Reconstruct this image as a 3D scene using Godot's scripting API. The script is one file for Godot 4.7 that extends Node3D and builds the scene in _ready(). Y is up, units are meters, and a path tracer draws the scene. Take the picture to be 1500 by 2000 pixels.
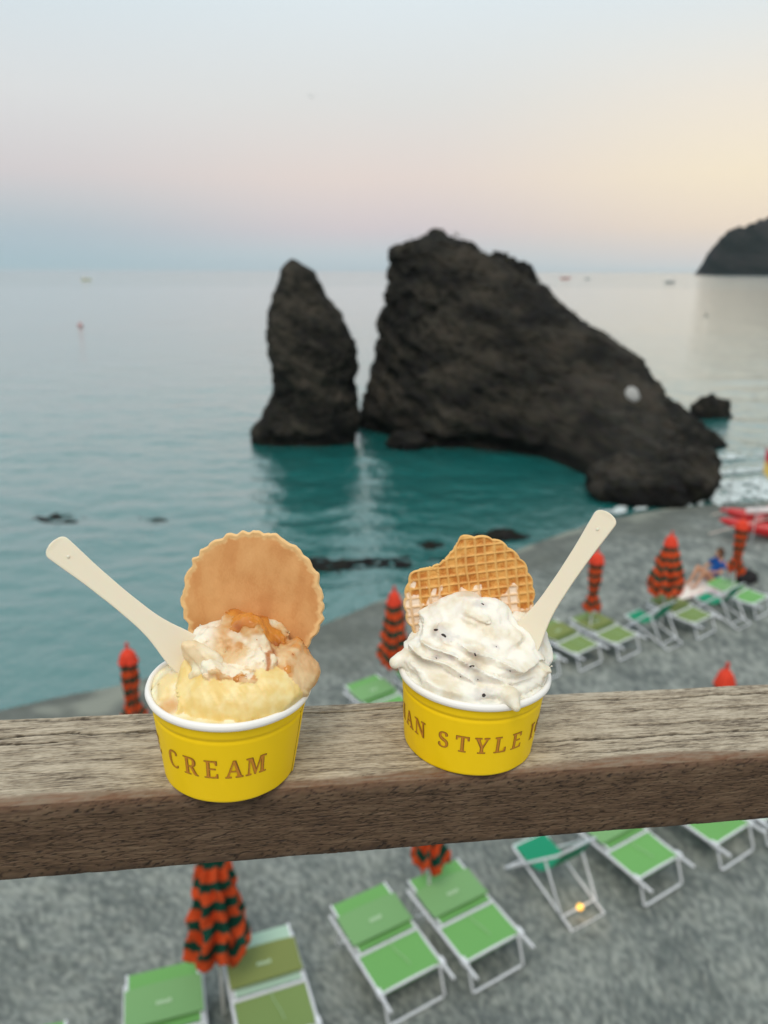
extends Node3D

# ------------------------------------------------------------------ mesh builder
class Acc:
	var v := PackedVector3Array()
	var n := PackedVector3Array()
	var c := PackedColorArray()
	var uv := PackedVector2Array()
	var idx := PackedInt32Array()
	var tint := Color(1, 1, 1)

	# nu x nv grid of points f(i, j); mode "o" turns faces away from the centre, "u" up, "z" towards +z, "i" inwards
	func grid(nu: int, nv: int, f: Callable, mode := "o", wrap := false, col = null) -> void:
		var b := v.size()
		var mid := Vector3()
		for j in nv:
			for i in nu:
				var p: Vector3 = f.call(i, j)
				v.append(p)
				mid += p
				c.append(col.call(p, i, j) if col != null else tint)
				uv.append(Vector2(float(i) / nu, float(j) / nv))
		mid /= float(nu * nv)
		var t := PackedInt32Array()
		var lim := nu if wrap else nu - 1
		for j in nv - 1:
			for i in lim:
				var i2 := (i + 1) % nu
				var a := b + j * nu + i
				var d := b + j * nu + i2
				var e := a + nu
				var g := d + nu
				t.append_array(PackedInt32Array([a, d, e, d, g, e]))
		finish(t, b, mode, mid)

	func finish(t: PackedInt32Array, b: int, mode: String, mid: Vector3) -> void:
		var nn := PackedVector3Array()
		nn.resize(v.size() - b)
		var vote := 0.0
		for k in range(0, t.size(), 3):
			var p := v[t[k]]
			var fn := (v[t[k + 2]] - p).cross(v[t[k + 1]] - p)
			nn[t[k] - b] += fn
			nn[t[k + 1] - b] += fn
			nn[t[k + 2] - b] += fn
			if mode == "u":
				vote += fn.y
			elif mode == "z":
				vote += fn.z
			else:
				vote += fn.dot(p - mid)
		var flip := vote < 0.0
		if mode == "i":
			flip = not flip
		if flip:
			for k in range(0, t.size(), 3):
				var s := t[k + 1]
				t[k + 1] = t[k + 2]
				t[k + 2] = s
		for k in nn.size():
			var q := nn[k].normalized()
			n.append(-q if flip else q)
		idx.append_array(t)

	func tube(pts: Array, r: float, sides := 8, squash := 1.0) -> void:
		var m := pts.size()
		var dirs := []
		for k in m:
			dirs.append(((pts[mini(k + 1, m - 1)] as Vector3) - (pts[maxi(k - 1, 0)] as Vector3)).normalized())
		var rows := m + 2
		var f := func(i: int, j: int) -> Vector3:
			var k := clampi(j - 1, 0, m - 1)
			var d: Vector3 = dirs[k]
			var a := d.cross(Vector3.UP if absf(d.y) < 0.9 else Vector3.RIGHT).normalized()
			var bb := d.cross(a)
			var rr := r if j > 0 and j < rows - 1 else r * 0.02
			var th := TAU * i / sides
			return (pts[k] as Vector3) + a * cos(th) * rr + bb * sin(th) * rr * squash
		grid(sides, rows, f, "o", true)

	func box(mid: Vector3, size: Vector3, basis := Basis(), bevel := 0.12) -> void:
		# a block with rounded edges: a cube sphere pushed out to the corners
		var h := size * 0.5
		var r := minf(h.x, minf(h.y, h.z)) * bevel * 2.0
		for ax in 3:
			for s in [-1.0, 1.0]:
				var f := func(i: int, j: int) -> Vector3:
					var q := Vector3()
					var us := [-1.0, -0.999, 0.999, 1.0]
					q[ax] = s
					q[(ax + 1) % 3] = us[i]
					q[(ax + 2) % 3] = us[j]
					var core := Vector3(signf(q.x) * (h.x - r), signf(q.y) * (h.y - r), signf(q.z) * (h.z - r))
					var edge := Vector3()
					for k in 3:
						edge[k] = signf(q[k]) if k == ax else (signf(q[k]) if absf(q[k]) == 1.0 else 0.0)
					edge[ax] = s if absf(q[(ax + 1) % 3]) < 1.0 or absf(q[(ax + 2) % 3]) < 1.0 else s
					return mid + basis * (core + edge.normalized() * r)
				var b := v.size()
				var t := PackedInt32Array()
				for j in 4:
					for i in 4:
						v.append(f.call(i, j))
						c.append(tint)
						uv.append(Vector2(i, j) / 3.0)
				for j in 3:
					for i in 3:
						var a0 := b + j * 4 + i
						t.append_array(PackedInt32Array([a0, a0 + 1, a0 + 4, a0 + 1, a0 + 5, a0 + 4]))
				finish(t, b, "o", mid)

	func ell(mid: Vector3, r: Vector3, basis := Basis(), nu := 16, nv := 10, wob: FastNoiseLite = null, amp := 0.0) -> void:
		var f := func(i: int, j: int) -> Vector3:
			var th := TAU * i / nu
			var ph := PI * (0.001 + 0.998 * j / (nv - 1.0))
			var d := Vector3(sin(ph) * cos(th), cos(ph), sin(ph) * sin(th))
			var k := 1.0
			if wob:
				k += amp * wob.get_noise_3dv(mid * 7.0 + d * 1.0)
			return mid + basis * (d * r * k)
		grid(nu, nv, f, "o", true)

	func mesh() -> ArrayMesh:
		var a := []
		a.resize(Mesh.ARRAY_MAX)
		a[Mesh.ARRAY_VERTEX] = v
		a[Mesh.ARRAY_NORMAL] = n
		a[Mesh.ARRAY_COLOR] = c
		a[Mesh.ARRAY_TEX_UV] = uv
		a[Mesh.ARRAY_INDEX] = idx
		var m := ArrayMesh.new()
		m.add_surface_from_arrays(Mesh.PRIMITIVE_TRIANGLES, a)
		return m


# ------------------------------------------------------------------ helpers
func lin(r: float, g: float, b: float) -> Color:
	return Color(r / 255.0, g / 255.0, b / 255.0).srgb_to_linear()

func paint(r: float, g: float, b: float, rough := 0.6, spec := 0.5) -> StandardMaterial3D:
	var m := StandardMaterial3D.new()
	m.albedo_color = Color(r / 255.0, g / 255.0, b / 255.0)
	m.roughness = rough
	m.metallic_specular = spec
	return m

func tinted(rough := 0.7, spec := 0.5, sss := 0.0) -> StandardMaterial3D:
	var m := paint(255, 255, 255, rough, spec)
	m.vertex_color_use_as_albedo = true
	if sss > 0.0:
		m.subsurf_scatter_enabled = true
		m.subsurf_scatter_strength = sss
	return m

func noise(sd: int, freq: float, oct := 3, ridged := false) -> FastNoiseLite:
	var f := FastNoiseLite.new()
	f.seed = sd
	f.frequency = freq
	f.noise_type = FastNoiseLite.TYPE_SIMPLEX_SMOOTH
	f.fractal_type = FastNoiseLite.FRACTAL_RIDGED if ridged else FastNoiseLite.FRACTAL_FBM
	f.fractal_octaves = oct
	return f

var names := {}
func numbered(called: String) -> String:
	var k: int = names.get(called, 0)
	names[called] = k + 1
	return called if k == 0 else "%s_%03d" % [called, k]

func tag(o: Node, label: String, category: String, group := "") -> Node:
	o.set_meta("label", label)
	o.set_meta("category", category)
	if group:
		o.set_meta("group", group)
	return o

func thing(called: String, label: String, category: String, group := "") -> Node3D:
	var o := Node3D.new()
	o.name = numbered(called)
	add_child(o)
	tag(o, label, category, group)
	return o

func part(called: String, a: Acc, m: Material, parent: Node = self) -> MeshInstance3D:
	var o := MeshInstance3D.new()
	o.name = numbered(called) if parent == self else called
	o.mesh = a.mesh()
	o.material_override = m
	parent.add_child(o, true)
	return o

func struct(called: String, a: Acc, m: Material) -> MeshInstance3D:
	var o := part(called, a, m)
	o.set_meta("kind", "structure")
	return o

func copy(o: Node3D, label: String) -> Node3D:
	var c: Node3D = o.duplicate()
	c.name = numbered(String(o.name).rstrip("0123456789_"))
	add_child(c)
	c.set_meta("label", label)
	return c

func smin(a: float, b: float, k: float) -> float:
	var h := maxf(k - absf(a - b), 0.0) / k
	return minf(a, b) - h * h * k * 0.25

func el(p: Vector3, c: Vector3, r: Vector3) -> float:
	var q := p - c
	var k0 := (q / r).length()
	var k1 := (q / (r * r)).length()
	return k0 * (k0 - 1.0) / maxf(k1, 1e-6)

func cap(p: Vector3, a: Vector3, b: Vector3, ra: float, rb: float) -> float:
	var d := b - a
	var t := clampf((p - a).dot(d) / d.length_squared(), 0.0, 1.0)
	return (p - a - d * t).length() - lerpf(ra, rb, t)

# surface nets: one vertex in each cell that the surface crosses
func nets(a: Acc, sdf: Callable, lo: Vector3, hi: Vector3, cell: float, col: Callable, scale := 1.0) -> void:
	var B := 4
	var gx := int(ceil((hi.x - lo.x) / cell / B)) * B
	var gy := int(ceil((hi.y - lo.y) / cell / B)) * B
	var gz := int(ceil((hi.z - lo.z) / cell / B)) * B
	var val := PackedFloat32Array()
	val.resize(gx * gy * gz)
	var live := PackedByteArray()
	var bx := gx / B
	var by := gy / B
	var bz := gz / B
	live.resize(bx * by * bz)
	for k in bz:
		for j in by:
			for i in bx:
				var d: float = sdf.call(lo + Vector3(i + 0.5, j + 0.5, k + 0.5) * B * cell)
				var on := absf(d) < B * cell * 1.9
				live[(k * by + j) * bx + i] = 1 if on else 0
				for z in B:
					for y in B:
						var at := ((k * B + z) * gy + j * B + y) * gx + i * B
						for x in B:
							val[at + x] = sdf.call(lo + Vector3(i * B + x, j * B + y, k * B + z) * cell) if on else d
	var id := PackedInt32Array()
	id.resize(val.size())
	id.fill(-1)
	var base := a.v.size()
	var off := [0, 1, gx, gx + 1, gx * gy, gx * gy + 1, gx * gy + gx, gx * gy + gx + 1]
	var corner := [Vector3(0, 0, 0), Vector3(1, 0, 0), Vector3(0, 1, 0), Vector3(1, 1, 0), Vector3(0, 0, 1), Vector3(1, 0, 1), Vector3(0, 1, 1), Vector3(1, 1, 1)]
	var edges := [0, 1, 2, 3, 4, 5, 6, 7, 0, 2, 1, 3, 4, 6, 5, 7, 0, 4, 1, 5, 2, 6, 3, 7]
	for k in gz - 1:
		for j in gy - 1:
			for i in gx - 1:
				if live[((k / B) * by + j / B) * bx + i / B] == 0:
					continue
				var at := (k * gy + j) * gx + i
				var neg := 0
				for o in 8:
					if val[at + off[o]] < 0.0:
						neg += 1
				if neg == 0 or neg == 8:
					continue
				var s := Vector3()
				var m := 0
				for e in range(0, 24, 2):
					var va := val[at + off[edges[e]]]
					var vb := val[at + off[edges[e + 1]]]
					if (va < 0.0) != (vb < 0.0):
						s += (corner[edges[e]] as Vector3).lerp(corner[edges[e + 1]], va / (va - vb))
						m += 1
				id[at] = a.v.size()
				var p := lo + (Vector3(i, j, k) + s / m) * cell
				a.v.append(p * scale)
				a.c.append(col.call(p))
				a.uv.append(Vector2())
	var t := PackedInt32Array()
	var step := [1, gx, gx * gy]
	for k in range(1, gz - 1):
		for j in range(1, gy - 1):
			for i in range(1, gx - 1):
				var at := (k * gy + j) * gx + i
				if id[at] < 0:
					continue
				for ax in 3:
					if (val[at] < 0.0) == (val[at + step[ax]] < 0.0):
						continue
					var u: int = step[(ax + 1) % 3]
					var w: int = step[(ax + 2) % 3]
					var q := [id[at - u - w], id[at - w], id[at], id[at - u]]
					if q.min() < 0:
						continue
					if val[at] < 0.0:
						t.append_array(PackedInt32Array([q[0], q[2], q[1], q[0], q[3], q[2]]))
					else:
						t.append_array(PackedInt32Array([q[0], q[1], q[2], q[0], q[2], q[3]]))
	a.finish(t, base, "o", (lo + hi) * 0.5 * scale)


# ------------------------------------------------------------------ the shore
const EYE := Vector3(0, 8, 0)
const SHORE := [Vector2(-400, 60), Vector2(-60, -2), Vector2(-30, -6), Vector2(-12, -11), Vector2(-7.26, -12.9), Vector2(-5.14, -13.8), Vector2(-3.57, -15.1), Vector2(-2.21, -16.0), Vector2(-0.63, -17.5), Vector2(1.08, -19.0), Vector2(3.08, -20.8), Vector2(5.31, -23.0), Vector2(7.85, -25.1), Vector2(10.44, -26.2), Vector2(13.8, -27), Vector2(20, -28.5), Vector2(40, -36), Vector2(120, -70), Vector2(400, -60)]
var rough_n := noise(3, 2.6, 3)
var dune_n := noise(4, 0.35, 3)
var pebble_n := noise(5, 9.0, 2)
var grit_n := noise(9, 19.0, 2)
var shore_n := noise(6, 0.45, 3)

func waterline(x: float) -> float:
	for k in SHORE.size() - 1:
		if x < SHORE[k + 1].x or k == SHORE.size() - 2:
			var t: float = (x - SHORE[k].x) / (SHORE[k + 1].x - SHORE[k].x)
			return lerpf(SHORE[k].y, SHORE[k + 1].y, t)
	return 0.0

func inland(x: float, z: float) -> float:
	return (z - waterline(x)) * 0.75

func ground(x: float, z: float) -> float:
	var d := inland(x, z)
	if d > 0.0:
		return minf(0.13 * d, 0.55 + 0.05 * (d - 4.0)) if d < 13.0 else 1.0
	return maxf(0.16 * d, -5.0)

func polar(r0: float, r1: float, ratio: float, step: float, far_step: float) -> Array:
	var rs := [r0]
	while rs[-1] < r1:
		rs.append(rs[-1] * ratio if rs[-1] < 70.0 else rs[-1] * (1.0 + (ratio - 1.0) * 4.0))
	var an := []
	var a := -180.0
	while a < 180.0 - 1e-3:
		an.append(deg_to_rad(a))
		a += step if absf(a) < 36.5 else (0.75 if absf(a) < 72.5 else far_step)
	return [rs, an]


func _ready() -> void:
	light_and_camera()
	make_ground_and_sea()
	make_rocks()
	make_headland()
	make_terrace_and_rail()
	make_cups()
	make_loungers()
	make_umbrellas()
	make_people_and_boats()


func light_and_camera() -> void:
	var cam := Camera3D.new()
	cam.name = "camera"
	cam.position = EYE
	cam.rotation_degrees = Vector3(-17.4, 0, 0.2)
	var at := CameraAttributesPhysical.new()
	at.frustum_focal_length = 18.03
	at.frustum_focus_distance = 0.43
	at.frustum_near = 0.05
	at.frustum_far = 12000.0
	at.exposure_aperture = 5.1
	cam.attributes = at
	add_child(cam)
	cam.fov = 67.3
	cam.far = 12000.0
	cam.current = true

	# the sky at dusk: rows from the horizon up, at eight bearings (0 straight out to sea, positive to the right)
	var els := [0.0, 1.0, 2.7, 6.0, 10.6, 16.3, 35.0, 90.0]
	var azs := [-180.0, -100.0, -26.0, 0.0, 26.0, 55.0, 110.0, 180.0]
	var tab := [
		[[160, 178, 190], [165, 180, 190], [180, 185, 195], [205, 200, 205], [212, 215, 218], [208, 221, 230]],
		[[160, 182, 192], [165, 184, 193], [180, 190, 198], [208, 203, 206], [214, 217, 220], [209, 222, 230]],
		[[170, 192, 197], [174, 194, 200], [183, 196, 201], [212, 206, 206], [219, 221, 221], [212, 225, 231]],
		[[185, 198, 202], [196, 206, 208], [216, 205, 205], [229, 215, 207], [222, 222, 219], [221, 231, 235]],
		[[205, 212, 210], [222, 213, 205], [242, 223, 200], [247, 232, 204], [238, 230, 216], [220, 230, 234]],
		[[222, 215, 198], [238, 222, 195], [248, 231, 192], [249, 237, 205], [240, 234, 220], [224, 233, 235]],
		[[200, 204, 200], [206, 204, 200], [214, 208, 202], [222, 216, 210], [220, 222, 220], [214, 226, 232]],
		[[160, 178, 190], [165, 180, 190], [180, 185, 195], [205, 200, 205], [212, 215, 218], [208, 221, 230]]]
	for row in tab:
		row.append([222, 232, 237])
		row.append([196, 215, 231])
	var W := 512
	var H := 512
	var im := Image.create(W, H, false, Image.FORMAT_RGBF)
	var wisp := noise(31, 2.0, 3)
	for y in H:
		var e := 90.0 - (y + 0.5) / H * 180.0
		var k := 0
		while k < 6 and e > els[k + 1]:
			k += 1
		var t := clampf((e - els[k]) / (els[k + 1] - els[k]), 0.0, 1.0)
		for x in W:
			var az := wrapf((x + 0.5) / W * 360.0, -180.0, 180.0)
			var q := 0
			while q < 6 and az > azs[q + 1]:
				q += 1
			var s := smoothstep(0.0, 1.0, (az - azs[q]) / (azs[q + 1] - azs[q]))
			var c0 := lin(tab[q][k][0], tab[q][k][1], tab[q][k][2]).lerp(lin(tab[q + 1][k][0], tab[q + 1][k][1], tab[q + 1][k][2]), s)
			var c1 := lin(tab[q][k + 1][0], tab[q][k + 1][1], tab[q][k + 1][2]).lerp(lin(tab[q + 1][k + 1][0], tab[q + 1][k + 1][1], tab[q + 1][k + 1][2]), s)
			im.set_pixel(x, y, c0.lerp(c1, t))
	var sm := PanoramaSkyMaterial.new()
	sm.panorama = ImageTexture.create_from_image(im)
	var sky := Sky.new()
	sky.sky_material = sm
	var env := Environment.new()
	env.background_mode = Environment.BG_SKY
	env.sky = sky
	env.background_energy_multiplier = 1.04
	env.tonemap_mode = Environment.TONE_MAPPER_LINEAR
	env.tonemap_exposure = 1.0
	env.fog_enabled = true
	env.fog_density = 0.000022
	env.fog_light_color = Color(0.74, 0.82, 0.90)
	env.sdfgi_enabled = true
	env.ssao_enabled = true
	env.ssil_enabled = true
	var we := WorldEnvironment.new()
	we.name = "world_environment"
	we.environment = env
	add_child(we)

	var sun := DirectionalLight3D.new()
	sun.name = "dusk_glow"
	sun.light_energy = 0.5
	sun.light_angular_distance = 26.0
	sun.light_color = Color(1.0, 0.955, 0.88)
	sun.shadow_enabled = true
	sun.rotation_degrees = Vector3(-56, -14, 0)
	add_child(sun)


func make_ground_and_sea() -> void:
	var g := polar(0.8, 9500.0, 1.0085, 0.3, 6.0)
	var rs: Array = g[0]
	var an: Array = g[1]
	var a := Acc.new()
	var f := func(i: int, j: int) -> Vector3:
		var x: float = sin(an[i]) * rs[j]
		var z: float = -cos(an[i]) * rs[j]
		var y := ground(x, z)
		var d := inland(x, z)
		if rs[j] < 70.0:
			y += dune_n.get_noise_2d(x, z) * 0.07 * clampf(d * 0.3 + 0.3, 0.0, 1.0)
			y += rough_n.get_noise_2d(x, z) * 0.045 * clampf(d * 0.25, 0.08, 1.0)
			y += (pebble_n.get_noise_2d(x, z) * 0.02 + grit_n.get_noise_2d(x, z) * 0.014) * clampf(d * 0.25, 0.1, 1.0)
		return Vector3(x, y, z)
	var dry := lin(120, 126, 122)
	var pale := lin(150, 155, 149)
	var dark := lin(92, 99, 97)
	var wet := lin(92, 96, 90)
	var bed := lin(66, 112, 106)
	var weed := lin(34, 34, 30)
	var tone := noise(7, 0.8, 4)
	var patch := noise(8, 0.16, 4)
	var col := func(p: Vector3, i: int, j: int) -> Color:
		var d := inland(p.x, p.z) + shore_n.get_noise_2d(p.x, p.z) * 1.6
		var k := tone.get_noise_2d(p.x, p.z) * 0.65 + pebble_n.get_noise_2d(p.z, p.x) * 0.8 + grit_n.get_noise_2d(p.z, p.x) * 0.9
		var q := dry.lerp(pale, clampf(k * 1.5, 0.0, 1.0)).lerp(dark, clampf(-k * 1.5, 0.0, 1.0))
		q = q.lerp(wet, smoothstep(3.6, 0.6, d) * 0.8)
		if d < 0.5:
			q = q.lerp(lin(136, 140, 130), smoothstep(0.4, -0.3, d)).lerp(bed, smoothstep(-1.5, -7.0, d))
			var w := patch.get_noise_2d(p.x * 0.6, p.z * 1.6)
			q = q.lerp(weed, smoothstep(0.12, 0.3, w) * smoothstep(-2.0, -5.0, d) * 0.9)
		return q
	a.grid(an.size(), rs.size(), f, "u", true, col)
	struct("beach_and_seabed", a, tinted(0.85, 0.35))

	var g2 := polar(5.0, 9000.0, 1.011, 0.3, 9.0)
	var rs2: Array = g2[0]
	var an2: Array = []
	for q in g2[1]:
		if absf(q) < 1.9:
			an2.append(q)
	var w1 := noise(11, 0.11, 2)
	var w2 := noise(12, 0.5, 3)
	var f2 := func(i: int, jj: int, first: int) -> Vector3:
		var r: float = rs2[jj + first]
		var x: float = sin(an2[i]) * r
		var z: float = -cos(an2[i]) * r
		var y := 0.0
		if r < 260.0:
			var calm := clampf(-inland(x, z) * 0.15 + 0.05, 0.0, 1.0)
			var fade := 1.0 - smoothstep(120.0, 260.0, r)
			y += w1.get_noise_2d(x * 0.8, z * 1.7) * 0.08 * calm * fade
			y += w2.get_noise_2d(x * 0.7 + z * 0.2, z * 1.5) * 0.075 * calm * (1.0 - smoothstep(40.0, 100.0, r))
		return Vector3(x, y, z)
	# ripples: a seamless normal map
	var nt := NoiseTexture2D.new()
	nt.width = 1024
	nt.height = 1024
	nt.seamless = true
	nt.as_normal_map = true
	nt.bump_strength = 7.0
	var rn := noise(13, 0.02, 5)
	rn.fractal_gain = 0.6
	nt.noise = rn
	var wm := StandardMaterial3D.new()
	wm.albedo_color = Color(0.12, 0.47, 0.46, 0.75)
	wm.transparency = BaseMaterial3D.TRANSPARENCY_ALPHA
	wm.roughness = 0.06
	wm.metallic_specular = 0.707
	wm.clearcoat_enabled = true
	wm.clearcoat = 1.0
	wm.clearcoat_roughness = 0.22
	wm.normal_enabled = true
	wm.normal_texture = nt
	wm.normal_scale = 0.85
	# sheltered water in the cove, then rougher water further out
	var first := 0
	for zone in [[42.0, 0.48, "sea"], [110.0, 0.32, "outer_cove_water"], [420.0, 0.24, "open_sea"], [1e9, 0.55, "far_sea"]]:
		var last := first
		while last < rs2.size() - 1 and rs2[last] < zone[0]:
			last += 1
		var at: int = first
		var s := Acc.new()
		s.grid(an2.size(), last - first + 1, func(i: int, j: int) -> Vector3: return f2.call(i, j, at), "u")
		for k in s.uv.size():
			s.uv[k] = Vector2(s.v[k].x, s.v[k].z) / 26.0
		var zm: StandardMaterial3D = wm.duplicate()
		zm.normal_scale = zone[1]
		struct(zone[2], s, zm)
		first = last


# ------------------------------------------------------------------ the two sea stacks
const BIG := [[-1.5, -1.5, 17.6], [0.0, -1.11, 16.4], [0.35, -1.05, 15.9], [0.8, -1.03, 15.2], [1.2, -0.96, 14.84], [1.6, -0.85, 14.17], [2.0, -0.72, 13.89], [2.4, -0.6, 13.43], [2.8, -0.48, 13.02], [3.2, -0.36, 12.83], [3.6, -0.23, 12.37], [4.0, -0.13, 11.88], [4.4, -0.13, 11.28], [4.8, -0.13, 10.68], [5.2, -0.13, 9.96], [5.6, 0.03, 9.26], [6.0, 0.21, 8.79], [6.4, 0.33, 8.33], [6.8, 0.37, 7.9], [7.2, 0.41, 7.48], [7.6, 0.45, 7.02], [8.0, 0.49, 6.5], [8.4, 0.48, 5.84], [8.8, 0.4, 4.63], [9.2, 0.79, 3.96], [9.5, 1.9, 3.4], [9.75, 2.3, 2.9], [9.85, 2.5, 2.7]]
const SLIM := [[-1.5, -6.5, -1.4], [0.0, -6.25, -1.46], [0.4, -6.2, -1.45], [0.8, -5.94, -1.46], [1.2, -5.67, -1.48], [1.6, -5.61, -1.5], [2.4, -5.36, -1.53], [3.2, -5.33, -1.44], [4.0, -5.54, -1.43], [4.8, -5.5, -1.51], [5.6, -5.38, -1.91], [6.4, -5.18, -2.5], [7.2, -4.88, -3.08], [7.6, -4.77, -3.29], [8.0, -4.67, -3.41], [8.3, -4.55, -3.9], [8.48, -4.4, -4.15], [8.52, -4.3, -4.25]]

func level(tab: Array, y: float) -> Vector2:
	for k in tab.size() - 1:
		if y <= tab[k + 1][0]:
			var t: float = (y - tab[k][0]) / (tab[k + 1][0] - tab[k][0])
			return Vector2(lerpf(tab[k][1], tab[k + 1][1], t), lerpf(tab[k][2], tab[k + 1][2], t))
	return Vector2(tab[-1][1], tab[-1][2])

func curve(tab: Array, x: float) -> float:
	if x <= tab[0].x:
		return tab[0].y
	for k in tab.size() - 1:
		if x <= tab[k + 1].x:
			return lerpf(tab[k].y, tab[k + 1].y, (x - tab[k].x) / (tab[k + 1].x - tab[k].x))
	return tab[-1].y

func rock_colour(p: Vector3, nz: FastNoiseLite, fine: FastNoiseLite) -> Color:
	var st := p.y * 0.85 + p.x * 0.42 + p.z * 0.2 + nz.get_noise_3dv(p * 0.6) * 1.2
	var k := nz.get_noise_3dv(p * Vector3(0.7, 1.3, 0.7)) * 1.2 + 0.6 * fine.get_noise_3dv(p) + 0.35 * nz.get_noise_2d(st * 3.0, p.z * 0.2)
	var q := lin(38, 37, 34).lerp(lin(62, 58, 51), clampf(k * 1.3, 0.0, 1.0)).lerp(lin(22, 22, 22), clampf(-k * 1.5, 0.0, 1.0))
	var tide := 0.55 + 0.5 * nz.get_noise_2d(p.x * 2.0, p.z * 2.0)
	return q.lerp(lin(24, 25, 24), 0.85 * (1.0 - smoothstep(tide - 0.25, tide + 0.15, p.y)))

func rock_bump(p: Vector3, big: FastNoiseLite, mid: FastNoiseLite, fine: FastNoiseLite) -> float:
	# layered rock: strata dipping to the right, broken by joints
	var s := p.y * 0.85 + p.x * 0.42 + p.z * 0.2 + big.get_noise_3dv(p * 0.5) * 0.8
	var strata := absf(fposmod(s * 1.1, 1.0) - 0.5) * 2.0
	return big.get_noise_3dv(p) * 0.45 + mid.get_noise_3dv(p * Vector3(1.0, 0.8, 1.0)) * 0.25 + (strata - 0.5) * 0.12 + fine.get_noise_3dv(p) * 0.16

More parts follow.
